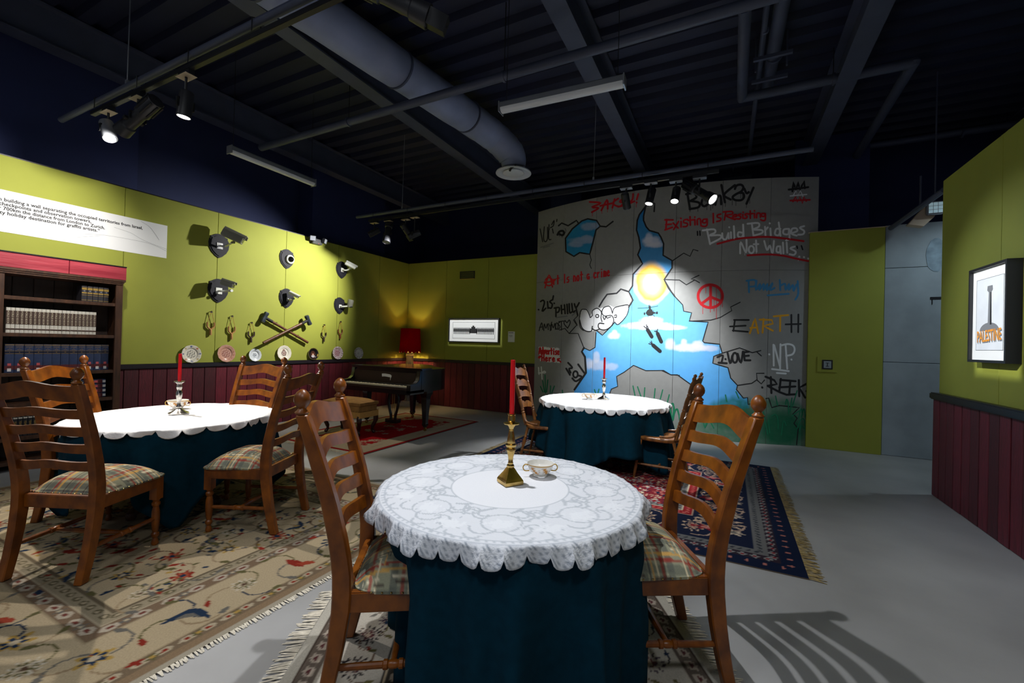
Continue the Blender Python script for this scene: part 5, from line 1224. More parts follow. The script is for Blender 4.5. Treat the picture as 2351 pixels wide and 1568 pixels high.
def pp_multi(R_, T_, X, Y):
    c = pp((222, 216, 200), (150, 140, 140), (84, 84, 80), 3, .2, (190, 184, 170), .48, .15)(R_, T_, X, Y)
    for k, col in enumerate(((60, 76, 130), (186, 96, 50), (60, 76, 130), (176, 150, 90))*2):
        a = k*PI/4; m = np.hypot(X-.84*math.cos(a), Y-.84*math.sin(a)) < .11; c[m & (nz(X*20, Y*20, .8, k) > -.2)] = S(*col)
    return c
def pp_crest(R_, T_, X, Y):
    c = np.zeros(R_.shape+(3,))+np.array(S(226, 220, 206)); c[R_ > .975] = S(170, 140, 120)
    m = (np.hypot(X/.36, Y/.40) < 1) & (nz(X*14, Y*14, .8, 8) > -.15); c[m] = S(96, 44, 44)
    c[(np.hypot(X/.15, Y/.2) < 1)] = S(206, 190, 180); c[np.hypot(X/.08, (Y+.02)/.12) < 1] = S(120, 70, 64)
    c[(np.abs(X) < .14) & (np.abs(Y-.42) < .06)] = S(120, 60, 56); c[(np.abs(R_-.9) < .012)] = S(200, 190, 176); return c
def pp_portrait(R_, T_, X, Y):
    c = np.zeros(R_.shape+(3,))+np.array(S(26, 24, 24)); c[np.abs(R_-.95) < .02] = S(150, 120, 60)
    c[np.hypot(X/.5, (Y+.1)/.62) < 1] = S(70, 40, 34); c[np.hypot(X/.32, (Y+.36)/.22) < 1] = S(200, 196, 204); c[np.hypot(X/.17, (Y+.02)/.22) < 1] = S(214, 170, 146); c[np.hypot(X/.26, (Y-.2)/.16) < 1] = S(84, 52, 36)
    c[(R_ > .75) & (R_ < .9) & (np.abs(T_-6.0) < .25)] = S(180, 150, 70); return c
PY = [(437, 813), (517, 811), (583, 813), (650, 808), (717, 810), (773, 807), (821, 808)]
PR = [.121, .125, .098, .125, .105, .120, .113]
for (px, py), r, (lb, pf) in zip(PY, PR, (('cream plate with blue and orange flower sprigs on rim', pp_multi), ('dusty pink transferware plate', pp((196, 150, 130), (170, 112, 96), (140, 84, 70), 5, .35, (176, 126, 108), .5)), ('small white plate with dark boat picture', pp((214, 218, 222), (150, 158, 170), (50, 56, 66), 7, .22, (170, 176, 186), .32, .1)),
        ('white plate with dark red crest', pp_crest), ('black plate with portrait of a lady', pp_portrait), ('white plate with purple-red transfer pattern', pp((216, 206, 206), (120, 60, 76), (140, 64, 80), 12, .42, (150, 90, 100), .55, -.2)), ('white plate with dense grey rim pattern, last before the corner', pp((212, 216, 218), (110, 84, 88), (150, 160, 166), 15, .42, (160, 160, 164), .16)))):
    y = float(onx(px, py, xL)[1]); plate(lb, y, r, pf)
# ------------------------------------------------------------------ back wall: picture, placard, vent
def framed(name, label, loc, wall, w_, h, d, fw):
    t = wthing(name, label, 'picture', loc, wall)
    mb = MB()
    for (a, b, c, e) in ((-w_/2, -h/2, w_/2, -h/2+fw), (-w_/2, h/2-fw, w_/2, h/2), (-w_/2, -h/2+fw, -w_/2+fw, h/2-fw), (w_/2-fw, -h/2+fw, w_/2, h/2-fw)): mb.ab((a, b, .001), (c, e, d))
    mb.obj('frame', 'black', t)
    MB().ab((-w_/2+fw, -h/2+fw, .002), (w_/2-fw, h/2-fw, d-.022)).obj('mat_board', 'white', t)
    return t
a, b = ony(1033, 731, yB), ony(1147, 788, yB); pw, phh = b[0]-a[0], a[2]-b[2]; PICB = ((a[0]+b[0])/2, (a[2]+b[2])/2, pw, phh)
t = framed('framed_print', 'wide black-framed print of a long dark row on white', ((a[0]+b[0])/2, yB, (a[2]+b[2])/2), 'B', pw, phh, .05, .022)
iw, ih = pw*.84, phh*.68; zp = .0285
MB().ab((-iw/2, -ih/2, zp), (iw/2, ih/2, zp+.0012)).obj('print_sheet', 'paper', t)
lb_ = MB()
for (x0, y0, x1, y1) in ((-iw/2, -ih/2, iw/2, -ih/2+.005), (-iw/2, ih/2-.005, iw/2, ih/2), (-iw/2, -ih/2, -iw/2+.005, ih/2), (iw/2-.005, -ih/2, iw/2, ih/2)): lb_.ab((x0, y0, zp+.0012), (x1, y1, zp+.002))
lb_.obj('border_line', 'ink', t)
kb = MB()
for k in range(28):
    x = -iw/2+.02+(iw-.04)*(k+.5)/28; ww = (iw-.04)/28
    if abs(x) < .075: continue
    kb.ab((x-ww*.46, -.03, zp+.0013), (x+ww*.46, .032, zp+.002)); kb.ab((x-ww*.22, -.082, zp+.0013), (x+ww*.22, -.03, zp+.002)); kb.prism([(x+ww*.3*math.cos(q*PI/4), .044+ww*.36*math.sin(q*PI/4)) for q in range(8)], zp+.0013, zp+.002)
for (x0, y0, x1, y1) in ((-.10, -.06, .10, -.01), (-.075, -.01, .075, .04), (-.05, .04, .05, .075), (-.02, .075, .02, .10)): kb.ab((x0, y0, zp+.0013), (x1, y1, zp+.002))
kb.obj('printed_row', 'ink', t)
p0, p1 = ony(1167, 761, yB), ony(1181.5, 785.5, yB)
t = wthing('wall_placard', 'small white text placard right of the wide framed print', 'sign', ((p0[0]+p1[0])/2, yB, (p0[2]+p1[2])/2), 'B')
MB().box((0, 0, .003), (p1[0]-p0[0], p0[2]-p1[2], .005)).obj('card', 'paper', t)
tb = MB().box((-.01, .08, .0058), (.11, .014, .0008))
for k in range(4): tb.box((-.02+.004*k, .035-.012*k, .0058), (.09-.008*k, .004, .0008))
tb.obj('printed_text', 'greyink', t)
v0, v1 = ony(1057, 624, yB), ony(1090, 639.5, yB); vw, vh = v1[0]-v0[0], v0[2]-v1[2]
t = wthing('vent_grille', 'black fretwork vent grille high on the back wall', 'vent', ((v0[0]+v1[0])/2, yB, (v0[2]+v1[2])/2), 'B')
MB().box((0, 0, .003), (vw, vh, .004)).obj('plate', 'black', t)
mb = MB()
for (cx, cy, dx, dy) in ((0, vh/2-.008, vw, .016), (0, -vh/2+.008, vw, .016), (-vw/2+.008, 0, .016, vh), (vw/2-.008, 0, .016, vh)): mb.box((cx, cy, .010), (dx, dy, .014))
mb.obj('frame', 'black', t)
mb = MB()
for i in range(9):
    for j in range(3):
        x = -vw/2+.03+(vw-.06)*i/8; y = -vh/2+.032+(vh-.064)*j/2
        mb.tube([(x+.015*math.cos(q*PI/4), y+.017*math.sin(q*PI/4), .008) for q in range(9)], .0028, 5, cap=False)
mb.obj('fretwork', 'green', t)
MB().box((0, -vh/2-.004, .014), (vw, .008, .024)).obj('ledge', 'gold', t)
# right wall poster
a, b = onx(2225, 608, xR-.09), onx(2336, 845, xR)
pc = (float((onx(2224, 628, xR-.08)[1]+onx(2313, 600, xR-.08)[1])/2), 0)
ya, yb_ = float(onx(2223, 700, xR-.085)[1]), float(onx(2310, 700, xR-.085)[1]); zt_, zb_ = float(onx(2310, 594, xR-.085)[2]), float(onx(2310, 835, xR-.085)[2])
w_, h = ya-yb_, zt_-zb_
t = framed('framed_poster', 'tall black-framed poster with orange lettering on the right wall', (xR, (ya+yb_)/2, (zt_+zb_)/2), 'R', w_, h, .085, .02)
iw, ih = w_*.70, h*.74; zp = .0635
MB().ab((-iw/2, -ih/2, zp), (iw/2, ih/2, zp+.001)).obj('poster_sheet', mat('pale_grey_print', S(218, 221, 226), .7, var=.05, scale=6), t)
lb_ = MB()
for (x0, y0, x1, y1) in ((-iw/2-.003, -ih/2-.003, iw/2+.003, -ih/2), (-iw/2-.003, ih/2, iw/2+.003, ih/2+.003), (-iw/2-.003, -ih/2, -iw/2, ih/2), (iw/2, -ih/2, iw/2+.003, ih/2)): lb_.ab((x0, y0, zp), (x1, y1, zp+.002))
lb_.obj('mat_bevel', 'greyink', t)
MB().prism([(-.02, -ih*.15), (.035, -ih*.15), (.026, ih*.30), (.045, ih*.33), (.04, ih*.39), (-.03, ih*.39), (-.035, ih*.33), (-.012, ih*.30)], zp+.001, zp+.0016).obj('printed_tower', 'greyink', t)
MB().prism([(.012, -ih*.15), (.035, -ih*.15), (.026, ih*.30), (.012, ih*.30)], zp+.0016, zp+.002).obj('printed_shading', 'ink', t)
MB().prism([(iw*.36*math.cos(q*PI/16), -ih*.235+ih*.115*math.sin(q*PI/16)) for q in range(17)], zp+.001, zp+.0015).obj('printed_hill', 'greyink', t)
ow = text_mesh('PALESTINE', .125, 'orange', offset=.002, align='CENTER'); xs = np.empty(len(ow.vertices)*3); ow.vertices.foreach_get('co', xs)
sc = iw*.9/(xs[0::3].max()-xs[0::3].min())
o = link('poster_title', ow, t); o.scale = (sc, 1, 1); o.location = (0, -ih*.375, zp+.003); o.rotation_euler = (0, 0, .05)
o2 = link('poster_title_shadow', text_mesh('PALESTINE', .125, 'greyink', offset=.002, align='CENTER'), t); o2.scale = (sc, 1, 1); o2.location = (.008, -ih*.375-.010, zp+.0022); o2.rotation_euler = (0, 0, .05)
# switch plate on the passage wall
c = ony(1899, 837, 7.53)
t = wthing('wall_switch', 'black-framed wall switch on square green plate beside the graffiti wall', 'switch', (c[0], 7.53, c[2]), 'B')
MB().box((0, 0, .006), (.24, .22, .011)).obj('plate', 'green', t, bevel=.003)
MB().box((.0, .0, .015), (.125, .135, .008)).obj('surround', 'black', t, bevel=.003)
MB().box((.0, .0, .0205), (.088, .098, .005)).obj('insert', 'greyw', t, bevel=.002)
mb = MB().box((0, 0, .024), (.008, .04, .004)).box((0, .024, .024), (.04, .007, .004)).box((0, -.024, .024), (.04, .007, .004)); mb.obj('toggle', 'black', t)
# ------------------------------------------------------------------ grand piano
pn = thing('grand_piano', 'black grand piano with closed lid and white paint smear above the keys', 'piano', (-4.75, 4.88, .009))
XW = .695
def outline(s_=0.):
    o = [(-XW-s_, .22), (-XW-s_, 1.30+s_)]
    o += [tuple(p) for p in smooth_pts([(-XW-s_, 1.30+s_), (-.60, 1.46+s_), (-.42, 1.52+s_), (-.20, 1.50+s_), (-.02, 1.40+s_), (.14+s_, 1.22), (.32+s_, 1.06), (.52+s_, .96), (.64+s_, .88), (XW+s_, .72)], 4)][1:]
    o += [(XW+s_, .22)]
    return o
MB().prism(outline(), .62, .935).obj('case', 'piano', pn, bevel=.006)
MB().prism(outline(.018), .937, .955).obj('lid', 'piano', pn, bevel=.004)
MB().prism([(-XW-.018, .205), (XW+.018, .205), (XW+.018, .46), (-XW-.018, .46)], .9555, .972).obj('front_lid_flap', 'piano', pn, bevel=.004)
MB().ab((-XW, -.02, .60), (XW, .30, .665)).obj('key_bed', 'piano', pn, bevel=.006)
MB().ab((-XW+.07, -.022, .665), (XW-.07, .0, .70)).obj('key_slip', 'pianob', pn, bevel=.003)
MB().ab((-XW+.07, .19, .70), (XW-.07, .215, .90)).obj('fallboard', 'pianob', pn, bevel=.004)
MB().ab((-XW+.01, .205, .895), (XW-.01, .235, .915)).obj('music_shelf', 'piano', pn, bevel=.003)
for sg in (-1, 1):
    prof = [(-.02, .62), (.24, .62), (.24, .936), (.20, .936), (.19, .86), (.17, .80), (.12, .765), (.05, .755), (-.015, .75), (-.02, .74)]
    R_ = np.array(((0, 0, 1), (1, 0, 0), (0, 1, 0)), float)
    MB().prism(prof, sg*(XW-.035)-.035, sg*(XW-.035)+.035, R_).obj('cheek_arm', 'piano', pn, bevel=.005)
mb = MB(); n = 52; ww = (2*XW-.145)/n
for i in range(n): mb.ab((-XW+.0725+i*ww+.0006, -.0, .700), (-XW+.0725+(i+1)*ww-.0006, .15, .722))
mb.obj('white_keys', 'ivory', pn)
mb = MB()
for i in range(n-1):
    if i % 7 in (1, 4): continue
    mb.ab((-XW+.0725+(i+1)*ww-.006, .052, .722), (-XW+.0725+(i+1)*ww+.006, .15, .734))
mb.obj('black_keys', 'black', pn)
mb = MB(); P = [(-.10, .842), (-.04, .846), (.02, .842), (.06, .838), (.078, .826), (.074, .805), (.070, .772)]
P = smooth_pts(P, 5)
mb.tube([(x+.06, .187, z) for x, z in P], [.022]*20+[.016, .012, .01, .008, .007, .006, .005, .005, .005, .004, .004][:len(P)-20], 8, flat=(0, 0, 1))
V = np.array(mb.V); V[:, 1] = .1885+(V[:, 1]-.187)*.04; mb.V = [tuple(v) for v in V]
mb.obj('paint_smear', 'white', pn)
def pleg(x, y):
    mb = MB(); rows = []
    for (h_, z) in ((.075, .62), (.075, .58), (.06, .55), (.052, .52), (.05, .48), (.032, .13), (.036, .125), (.036, .09), (.028, .085), (.022, .06)): rows.append([(x+h_*a, y+h_*b, z) for a, b in ((-1, -1), (1, -1), (1, 1), (-1, 1))])
    mb.grid(np.array(rows[::-1]), closed=True); mb.F.append((3, 2, 1, 0)); o = mb.obj('leg', 'piano', pn, bevel=.004, seg=1)
    MB().lathe([(.001, -.012), (.026, -.012), (.026, .012), (.001, .012)], 14, (x, y, .0275), R=rotm(PI/2)).tube([(x, y, .03), (x, y, .08)], .01, 8).obj('caster', 'brass', o)
pleg(XW-.09, .46); pleg(-XW+.09, .46); pleg(-.32, 1.28)
ly = thing('lyre_tmp', 'x', 'x'); bpy.data.objects.remove(ly)
lyre = MB()
for sg in (-1, 1): lyre.tube([(sg*x, .42, z) for x, z in smooth_pts([(.06, .61), (.085, .52), (.10, .42), (.08, .30), (.05, .20), (.045, .13)], 4)], .022, 10)
lyre.box((0, .42, .11), (.22, .12, .06)); lyre.box((0, .42, .605), (.24, .10, .04)); ob_ = lyre.obj('pedal_lyre', 'piano', pn, angle=40)
for x in (-.05, 0, .05):
    MB().box((x, .32, .075), (.022, .12, .010)).obj('pedal', 'brass', ob_, bevel=.003)
for x in (-.02, .02): MB().tube([(x, .42, .13), (x, .42, .60)], .004, 6).obj('pedal_rod', 'brass', ob_)
# ------------------------------------------------------------------ stool
st = thing('piano_stool', 'mustard velvet piano stool with nailed gold fringe and dark cabriole legs', 'stool', (-5.0, 4.66, .009), .05)
n = 30; u = np.linspace(-1, 1, n); Ug, Vg = np.meshgrid(u, u); r = (np.abs(Ug)**6+np.abs(Vg)**6)**(1/6)
X = Ug*.36; Y = Vg*.19
tuft = sum(.012*np.exp(-((X-a)**2+(Y-b)**2)/.0016) for a in (-.15, .15) for b in (0,))
Z = .475+.05*np.clip(1-r**3, 0, 1)-tuft
mb = MB().grid(np.stack([X, Y, Z], -1))
edge = [(i, 0) for i in range(n)]+[(n-1, j) for j in range(1, n)]+[(i, n-1) for i in range(n-2, -1, -1)]+[(0, j) for j in range(n-2, 0, -1)]
ring = np.array([(X[j, i], Y[j, i], .475) for i, j in edge]); r1 = ring.copy(); r1[:, 2] = .445; r1[:, :2] *= 1.01; r2 = ring*np.array((.985, .975, 1)); r2[:, 2] = .43
mb.grid(np.array([ring, r1, r2]), closed=True); mb.obj('cushion', 'velvet', st, angle=60)
MB().ab((-.345, -.178, .33), (.345, .178, .435)).obj('skirt', 'velvet', st, bevel=.01)
fb = MB(); m = len(edge)*2; rows = []
pts = np.array([ring[int(k/2) % len(ring)] if k % 2 == 0 else (ring[int(k/2) % len(ring)]+ring[(int(k/2)+1) % len(ring)])/2 for k in range(m)])
for z, f in ((.345, .99), (.34, 1.0), (.27, 1.005), (.262, 1.0)):
    q = pts*f; q[:, 2] = z; q[:, :2] *= (1+.008*(np.arange(m) % 2))[:, None]; rows.append(q)
fb.grid(np.array(rows), closed=True).obj('fringe', 'fringe', st, smooth=False)
nb = MB()
for k in range(0, len(ring), 2): nb.lathe([(.001, -.005), (.006, -.003), (.006, .003), (.001, .005)], 6, (ring[k][0]*.995, ring[k][1]*.985, .352))
o = nb.obj('nailhead_trim', 'brass', st); o['kind'] = 'stuff'
for sx in (-1, 1):
    for sy in (-1, 1):
        MB().tube([(sx*x, sy*y, z) for x, y, z in smooth_pts([(.29, .13, .335), (.325, .165, .27), (.33, .17, .20), (.30, .14, .10), (.30, .145, .04), (.325, .165, .012)], 4)], [.034]*5+[.036]*4+[.028]*4+[.02]*4+[.024]*3+[.016], 10).obj('leg', 'dleg', st)
# ------------------------------------------------------------------ column lamp in the corner
lp = thing('column_lamp', 'red scalloped shade lamp on fluted column in the corner behind the piano', 'lamp', (-6.17, 7.36, 0))
MB().box((0, 0, .03), (.30, .30, .06)).box((0, 0, .08), (.25, .25, .04)).obj('base', 'concol', lp, bevel=.006)
flute = lambda a, z: 1-.07*abs(math.cos(8*a))
MB().lathe([(.105, .10), (.10, .12), (.082, .15), (.08, .5), (.078, .8), (.074, 1.06)], 64, mod=flute).obj('column', 'dcol', lp)
MB().lathe([(.074, 1.06), (.085, 1.075), (.085, 1.09), (.07, 1.10), (.09, 1.13), (.095, 1.15), (.03, 1.155), (.012, 1.16), (.012, 1.44), (.001, 1.44)], 32).obj('capital', 'dcol', lp)
n = 96; rows = []
def shade_pt(k, z, in_=0.):
    a = 2*PI*k/n; q = 6; seg = 2*PI/q; aa = (a % seg)-seg/2; rr = (.235 if z < 1.3 else .222)*math.cos(seg/2)/math.cos(aa)*.5+.5*.232
    rr = np.interp(z, [1.1, 1.66], [.245, .215])*(.55+.45*math.cos(seg/2)/math.cos(aa))-in_
    return (rr*math.cos(a), rr*math.sin(a))
for i, z in enumerate(np.linspace(1.66, 1.20, 10)): rows.append([(*shade_pt(k, z), z) for k in range(n)])
rows.append([(*shade_pt(k, 1.15), 1.175-.045*abs(math.sin(k/n*2*PI*9))**.8) for k in range(n)])
mb = MB().grid(np.array(rows), closed=True)
shm = bpy.data.materials.new('red_lamp_fabric'); shm.use_nodes = True; nt = shm.node_tree; nt.nodes.clear()
out = nt.nodes.new('ShaderNodeOutputMaterial'); df = nt.nodes.new('ShaderNodeBsdfDiffuse'); tl = nt.nodes.new('ShaderNodeBsdfTranslucent'); mx = nt.nodes.new('ShaderNodeMixShader')
df.inputs['Color'].default_value = (*S(150, 8, 16), 1); tl.inputs['Color'].default_value = (*S(96, 2, 4), 1); mx.inputs['Fac'].default_value = .06
nt.links.new(df.outputs[0], mx.inputs[1]); nt.links.new(tl.outputs[0], mx.inputs[2]); nt.links.new(mx.outputs[0], out.inputs[0])
sho = mb.obj('lamp_shade', shm, lp, angle=25)
lin_ = MB().grid(np.array([[(x*.975, y*.975, z+(.004 if i_ == len(rows)-1 else 0)) for x, y, z in r_] for i_, r_ in enumerate(rows)]), closed=True)
lnm = shm.copy(); lnm.name = 'cream_shade_lining'
for nd in lnm.node_tree.nodes:
    if nd.bl_idname == 'ShaderNodeBsdfDiffuse': nd.inputs['Color'].default_value = (*S(214, 186, 120), 1)
    if nd.bl_idname == 'ShaderNodeBsdfTranslucent': nd.inputs['Color'].default_value = (*S(214, 160, 90), 1)
    if nd.bl_idname == 'ShaderNodeMixShader': nd.inputs['Fac'].default_value = .25
lin_.obj('shade_lining', lnm, sho, angle=25)
MB().lathe([(.001, 1.30), (.03, 1.31), (.038, 1.345), (.03, 1.38), (.014, 1.40)], 16).obj('bulb', mat('glowing_bulb', (1, .72, .34), .4, emit=420.), lp)
# ------------------------------------------------------------------ ceiling services
def pipe(name, label, cat, pts, r, m='steel', clamps=(), n=14):
    t = thing(name, label, cat, tuple(pts[0]))
    o = np.array(pts[0]); P = [np.array(p)-o for p in pts]
    mb = MB()
    for a, b in zip(P[:-1], P[1:]): mb.tube([a, b], r, n)
    for q in P[1:-1]: mb.lathe([(r*.2, -r*1.02), (r*.8, -r*.7), (r*1.08, 0), (r*.8, r*.7), (r*.2, r*1.02)], 14, q)
    mb.obj('run', m, t)
    for c in clamps:
        p = np.array(c[:3])-o
        MB().tube([p+np.array((0, 0, r)), np.array((p[0], p[1], 4.86-o[2]))], .005, 6).obj('hanger_rod', 'black', t)
        MB().lathe([(r*1.0, -.012), (r*1.25, -.012), (r*1.25, .012), (r*1.0, .012)], 14, p, R=rotm(0, PI/2) if c[3] == 'x' else rotm(PI/2)).obj('pipe_clamp', 'steel', t)
    return t
pipe('sprinkler_pipe', 'long dark pipe crossing the ceiling in front of the duct', 'pipe', [(-6.05, 3.86, 4.1), (3.4, 3.80, 4.1)], .045, clamps=((-4.3, 3.85, 4.1, 'x'), (-2.1, 3.84, 4.1, 'x'), (.3, 3.82, 4.1, 'x')))
pipe('drain_pipe', 'angular grey pipe with two elbows at the upper right ceiling', 'pipe', [(.05, 2.4, 4.5), (.08, 6.0, 4.5), (1.70, 6.0, 4.5), (1.76, 9.3, 4.5)], .055, clamps=((.06, 4.4, 4.5, 'y'), (1.0, 6.0, 4.5, 'x')))
a = onz(1765, 0, 4.62); b = onz(1738, 180, 4.62)
pipe('conduit', 'thin conduit running back beside the thicker ceiling pipe', 'pipe', [(float(a[0]), 2.6, 4.62), (float(b[0]), 8.4, 4.62)], .028, clamps=((float(a[0]), 5.0, 4.62, 'y'),))
a = onz(1805, 0, 4.70); 
pipe('water_pipe', 'thicker straight ceiling pipe right of the thin conduit', 'pipe', [(float(a[0]), 2.6, 4.70), (float(a[0])-.05, 6.2, 4.70)], .07, clamps=((float(a[0])-.03, 5.6, 4.7, 'y'),))
a = ony(1500, 402, 8.4); b = ony(2300, 296, 8.4)
pipe('fire_pipe', 'long thin pipe on the far hall wall above the passage', 'pipe', [(-5.5, 8.6, float(a[2])), (5.5, 8.6, float(a[2])+.05)], .05, clamps=((0, 8.6, float(a[2]), 'x'), (3, 8.6, float(a[2])+.02, 'x')))
# angle strut frame between the pipes
c = onz(1770, 160, 4.5)
t = thing('strut_bracket', 'open steel strut bracket under the ceiling pipes', 'bracket', (float(c[0]), float(c[1]), 4.52))
for dy in (-.22, .22): MB().box((0, dy, 0), (.36, .035, .035)).obj('strut', 'steel', t)
for dx in (-.15, .15): MB().box((dx, 0, .2), (.015, .03, .42)).obj('hanger', 'steel', t)
c = ony(1693, 318, 9.25)
t = thing('junction_box', 'flat grey electrical cabinet high on the dark far wall', 'box', (float(c[0]), 9.21, 4.45), kind=None)
MB().box((0, -.03, 0), (.50, .10, .42)).obj('cabinet', 'steel', t, bevel=.01); MB().box((.9, -.03, .06), (1.2, .06, .08)).obj('cable_tray', 'steel', t)
for k in range(4): MB().tube([(-.15+.08*k, -.03, -.2), (-.15+.08*k+.02, -.03, -.55)], .008, 6).obj('cable', 'black', t)
# air duct with diffuser
xd = -3.06
dt = thing('air_duct', 'thick grey wrapped air duct with white round diffuser', 'duct', (xd, 5.9, 4.0))
P = [(-.68, -3.9, .52), (-.56, -3.1, .52), (-.30, -1.2, .52), (-.18, -.45, .50), (-.08, -.2, .42), (.02, -.02, .27), (.03, .02, .12)]
mb = MB(); P = smooth_pts([np.array(p) for p in P], 5)
mb.tube(P, [.215+.004*math.sin(i*2.1) for i in range(len(P))][:-6]+[.205, .20, .195, .19, .185, .18], 28, flat=(1, 0, 0)); mb.obj('duct_run', 'duct', dt)
for y in (-3.6, -2.1, -.9): MB().lathe([(.218, -.012), (.226, -.012), (.226, .012), (.218, .012)], 28, (-.125+.1405*y, y, .52), R=rotm(PI/2)).obj('duct_strap', 'steel', dt)
MB().lathe([(.15, .05), (.15, .15), (.155, .15), (.155, .05)], 28, (.03, .02, 0)).obj('collar', 'chrome', dt)
MB().lathe([(.10, .05), (.20, .05), (.27, .03), (.275, .015), (.25, .012), (.19, .03), (.14, .035)], 40, (.03, .02, 0)).obj('diffuser_ring', 'tube', dt)
MB().lathe([(.001, .0), (.12, .0), (.16, .012), (.165, .02), (.13, .025), (.001, .025)], 40, (.03, .02, .0)).obj('diffuser_disc', 'tube', dt)
MB().tube([(.05, -.14, .0), (.1, -.19, .02), (.18, -.2, .04)], .018, 8).obj('sensor', 'black', dt)
# fluorescent battens (switched off)
def batten(label, p, q, wires):
    p = np.array(p, float); q = np.array(q, float); ln = np.linalg.norm(q-p); a = math.atan2(q[1]-p[1], q[0]-p[0]); c = (p+q)/2
    t = thing('fluorescent_batten', label, 'light', tuple(c), a, group='unlit hanging battens')
    MB().prism([(-.05, .0), (.05, .0), (.045, .045), (.03, .06), (-.03, .06), (-.045, .045)], -ln/2, ln/2, np.array(((0, 0, 1), (1, 0, 0), (0, 1, 0)), float)).obj('housing', 'alu', t)
    MB().prism([(.044*math.cos(k*PI/8), -.038*math.sin(k*PI/8)) for k in range(9)], -ln/2+.01, ln/2-.01, np.array(((0, 0, 1), (1, 0, 0), (0, 1, 0)), float)).obj('diffuser', 'tube', t)
    for sg in (-1, 1): MB().box((sg*ln/2, 0, .01), (.012, .11, .10)).obj('end_cap', 'alu', t, bevel=.003)
    for f in wires: MB().tube([(f*ln/2, 0, .06), (f*ln/2, 0, 4.88-c[2])], .0035, 6).obj('suspension_wire', 'black', t)
z = 3.75
batten('unlit fluorescent batten hanging above the mounted cameras', onz(527, 345, 3.62), onz(720, 422, 3.62), (-.93, .93))
batten('unlit fluorescent batten hanging in front of the graffiti wall', onz(1150, 252, 3.62), onz(1434, 190, 3.62), (-.9, .9))
# smoke detector box on the deck
c = onz(997, 55, 4.8)
t = thing('detector_box', 'small white detector box under the ceiling deck', 'detector', (float(c[0]), float(c[1]), 4.875))
MB().box((0, 0, -.03), (.16, .13, .06)).obj('housing', 'tube', t, bevel=.01); MB().box((.02, -.02, -.064), (.05, .05, .008)).obj('sensor', 'beige', t)
# ------------------------------------------------------------------ track rails
def track(label, y, z, x0, x1, t0, t1, wires):
    t = thing('light_track', label, 'track', (x0, y, z), group='pipe-hung lighting tracks')
    L_ = x1-x0
    MB().tube([(0, 0, 0), (L_, 0, 0)], .028, 14).obj('pipe', 'steel', t)
    MB().ab((t0-x0, -.02, -.115), (t1-x0, .02, -.075)).obj('track_bar', 'black', t, bevel=.003)
    n = int((t1-t0)/.9)+1
    for k in range(n+1):
        x = t0-x0+.12+(t1-t0-.24)*k/n
        MB().tube([(x, -.032, -.08), (x, -.032, .02), (x, 0, .034), (x, .032, .02), (x, .032, -.08)], .004, 6).obj('track_hanger', 'black', t)
    for xw in wires:
        MB().tube([(xw-x0, 0, .02), (xw-x0+.01, 0, 4.88-z)], .0045, 6).obj('suspension_wire', 'alu', t); MB().box((xw-x0, 0, .035), (.025, .025, .05)).obj('wire_grip', 'alu', t)
    return t
Y1, Y2, ZT_ = 1.87, 5.66, 3.6
track('lighting track on pipe crossing the upper left of the room', Y1, ZT_, -6.28, .4, -5.55, .3, (-4.88, -1.9))
track('lighting track on pipe hanging in front of the graffiti wall', Y2, ZT_, -6.05, .78, -5.75, -.15, (-5.0, -1.68))
def head(label, x, y, style, target, lit=False, light=None, plate='beige', name='spotlight', drop=.20, frame=None):
    z0 = ZT_-.115
    t = thing(name, label, 'spotlight', (x, y, z0), group='track spotlights')
    MB().box((0, 0, -.02), (.16, .045, .04)).obj('adapter', 'black', t, bevel=.003)
    MB().box((0, 0, -.0415), (.15, .085, .003)).obj('adapter_plate', plate, t)
    pv = np.array((0, 0, -drop)); d = np.array(target)-np.array((x, y, z0))-pv; d /= np.linalg.norm(d)
    R_ = np.array(Vector(d).to_track_quat('Z', 'Y').to_matrix())
    MB().tube([(0, 0, -.04), (0, 0, -.04-(drop-.04)*.8)], .010, 8).box((0, 0, -drop+.03), (.03, .12, .012)).box((0, .06, -drop), (.02, .006, .07)).box((0, -.06, -drop), (.02, .006, .07)).obj('yoke', 'black', t)
    if style == 'cyl':
        MB().lathe([(.001, -.10), (.045, -.10), (.05, -.09), (.05, .10), (.046, .105), (.042, .098)], 24, pv, R=R_).obj('housing', 'blackp', t); e = .099
        rl = .042
    elif style == 'grey':
        MB().lathe([(.001, -.09), (.05, -.085), (.055, -.07), (.055, .10), (.05, .104), (.045, .098)], 24, pv, R=R_).obj('housing', 'alu', t); e = .099; rl = .044
    else:
        MB().lathe([(.001, -.26), (.058, -.255), (.062, -.24), (.062, -.06), (.05, -.05), (.05, .12), (.062, .13), (.066, .20), (.068, .23), (.06, .232), (.055, .22)], 24, pv, R=R_).obj('housing', 'blackp', t); e = .222; rl = .054
        fb = MB()
        for k in range(8): fb.box(pv+R_@np.array((.066*math.cos(k*PI/4), .066*math.sin(k*PI/4), -.17)), (.012, .012, .15), R_)
        fb.obj('cooling_fins', 'black', t)
        MB().box(pv+R_@np.array((0, 0, .06)), (.15, .025, .03), R_).obj('shutter_gate', 'black', t)
    MB().lathe([(.001, 0), (rl, 0), (rl, .003), (.001, .003)], 20, pv+R_@np.array((0, 0, e)), R=R_).obj('lens', 'lens' if lit else 'lensoff', t)
    if light:
        src = np.array((x, y, z0))+pv+d*(e+.02)
        spot('beam', t, tuple(src), target, **light)
        if frame: shutter(t, src, frame)
    return t
WARM = (1, .90, .78); NEU = (1, .95, .90); COOL = (.80, .90, 1.)
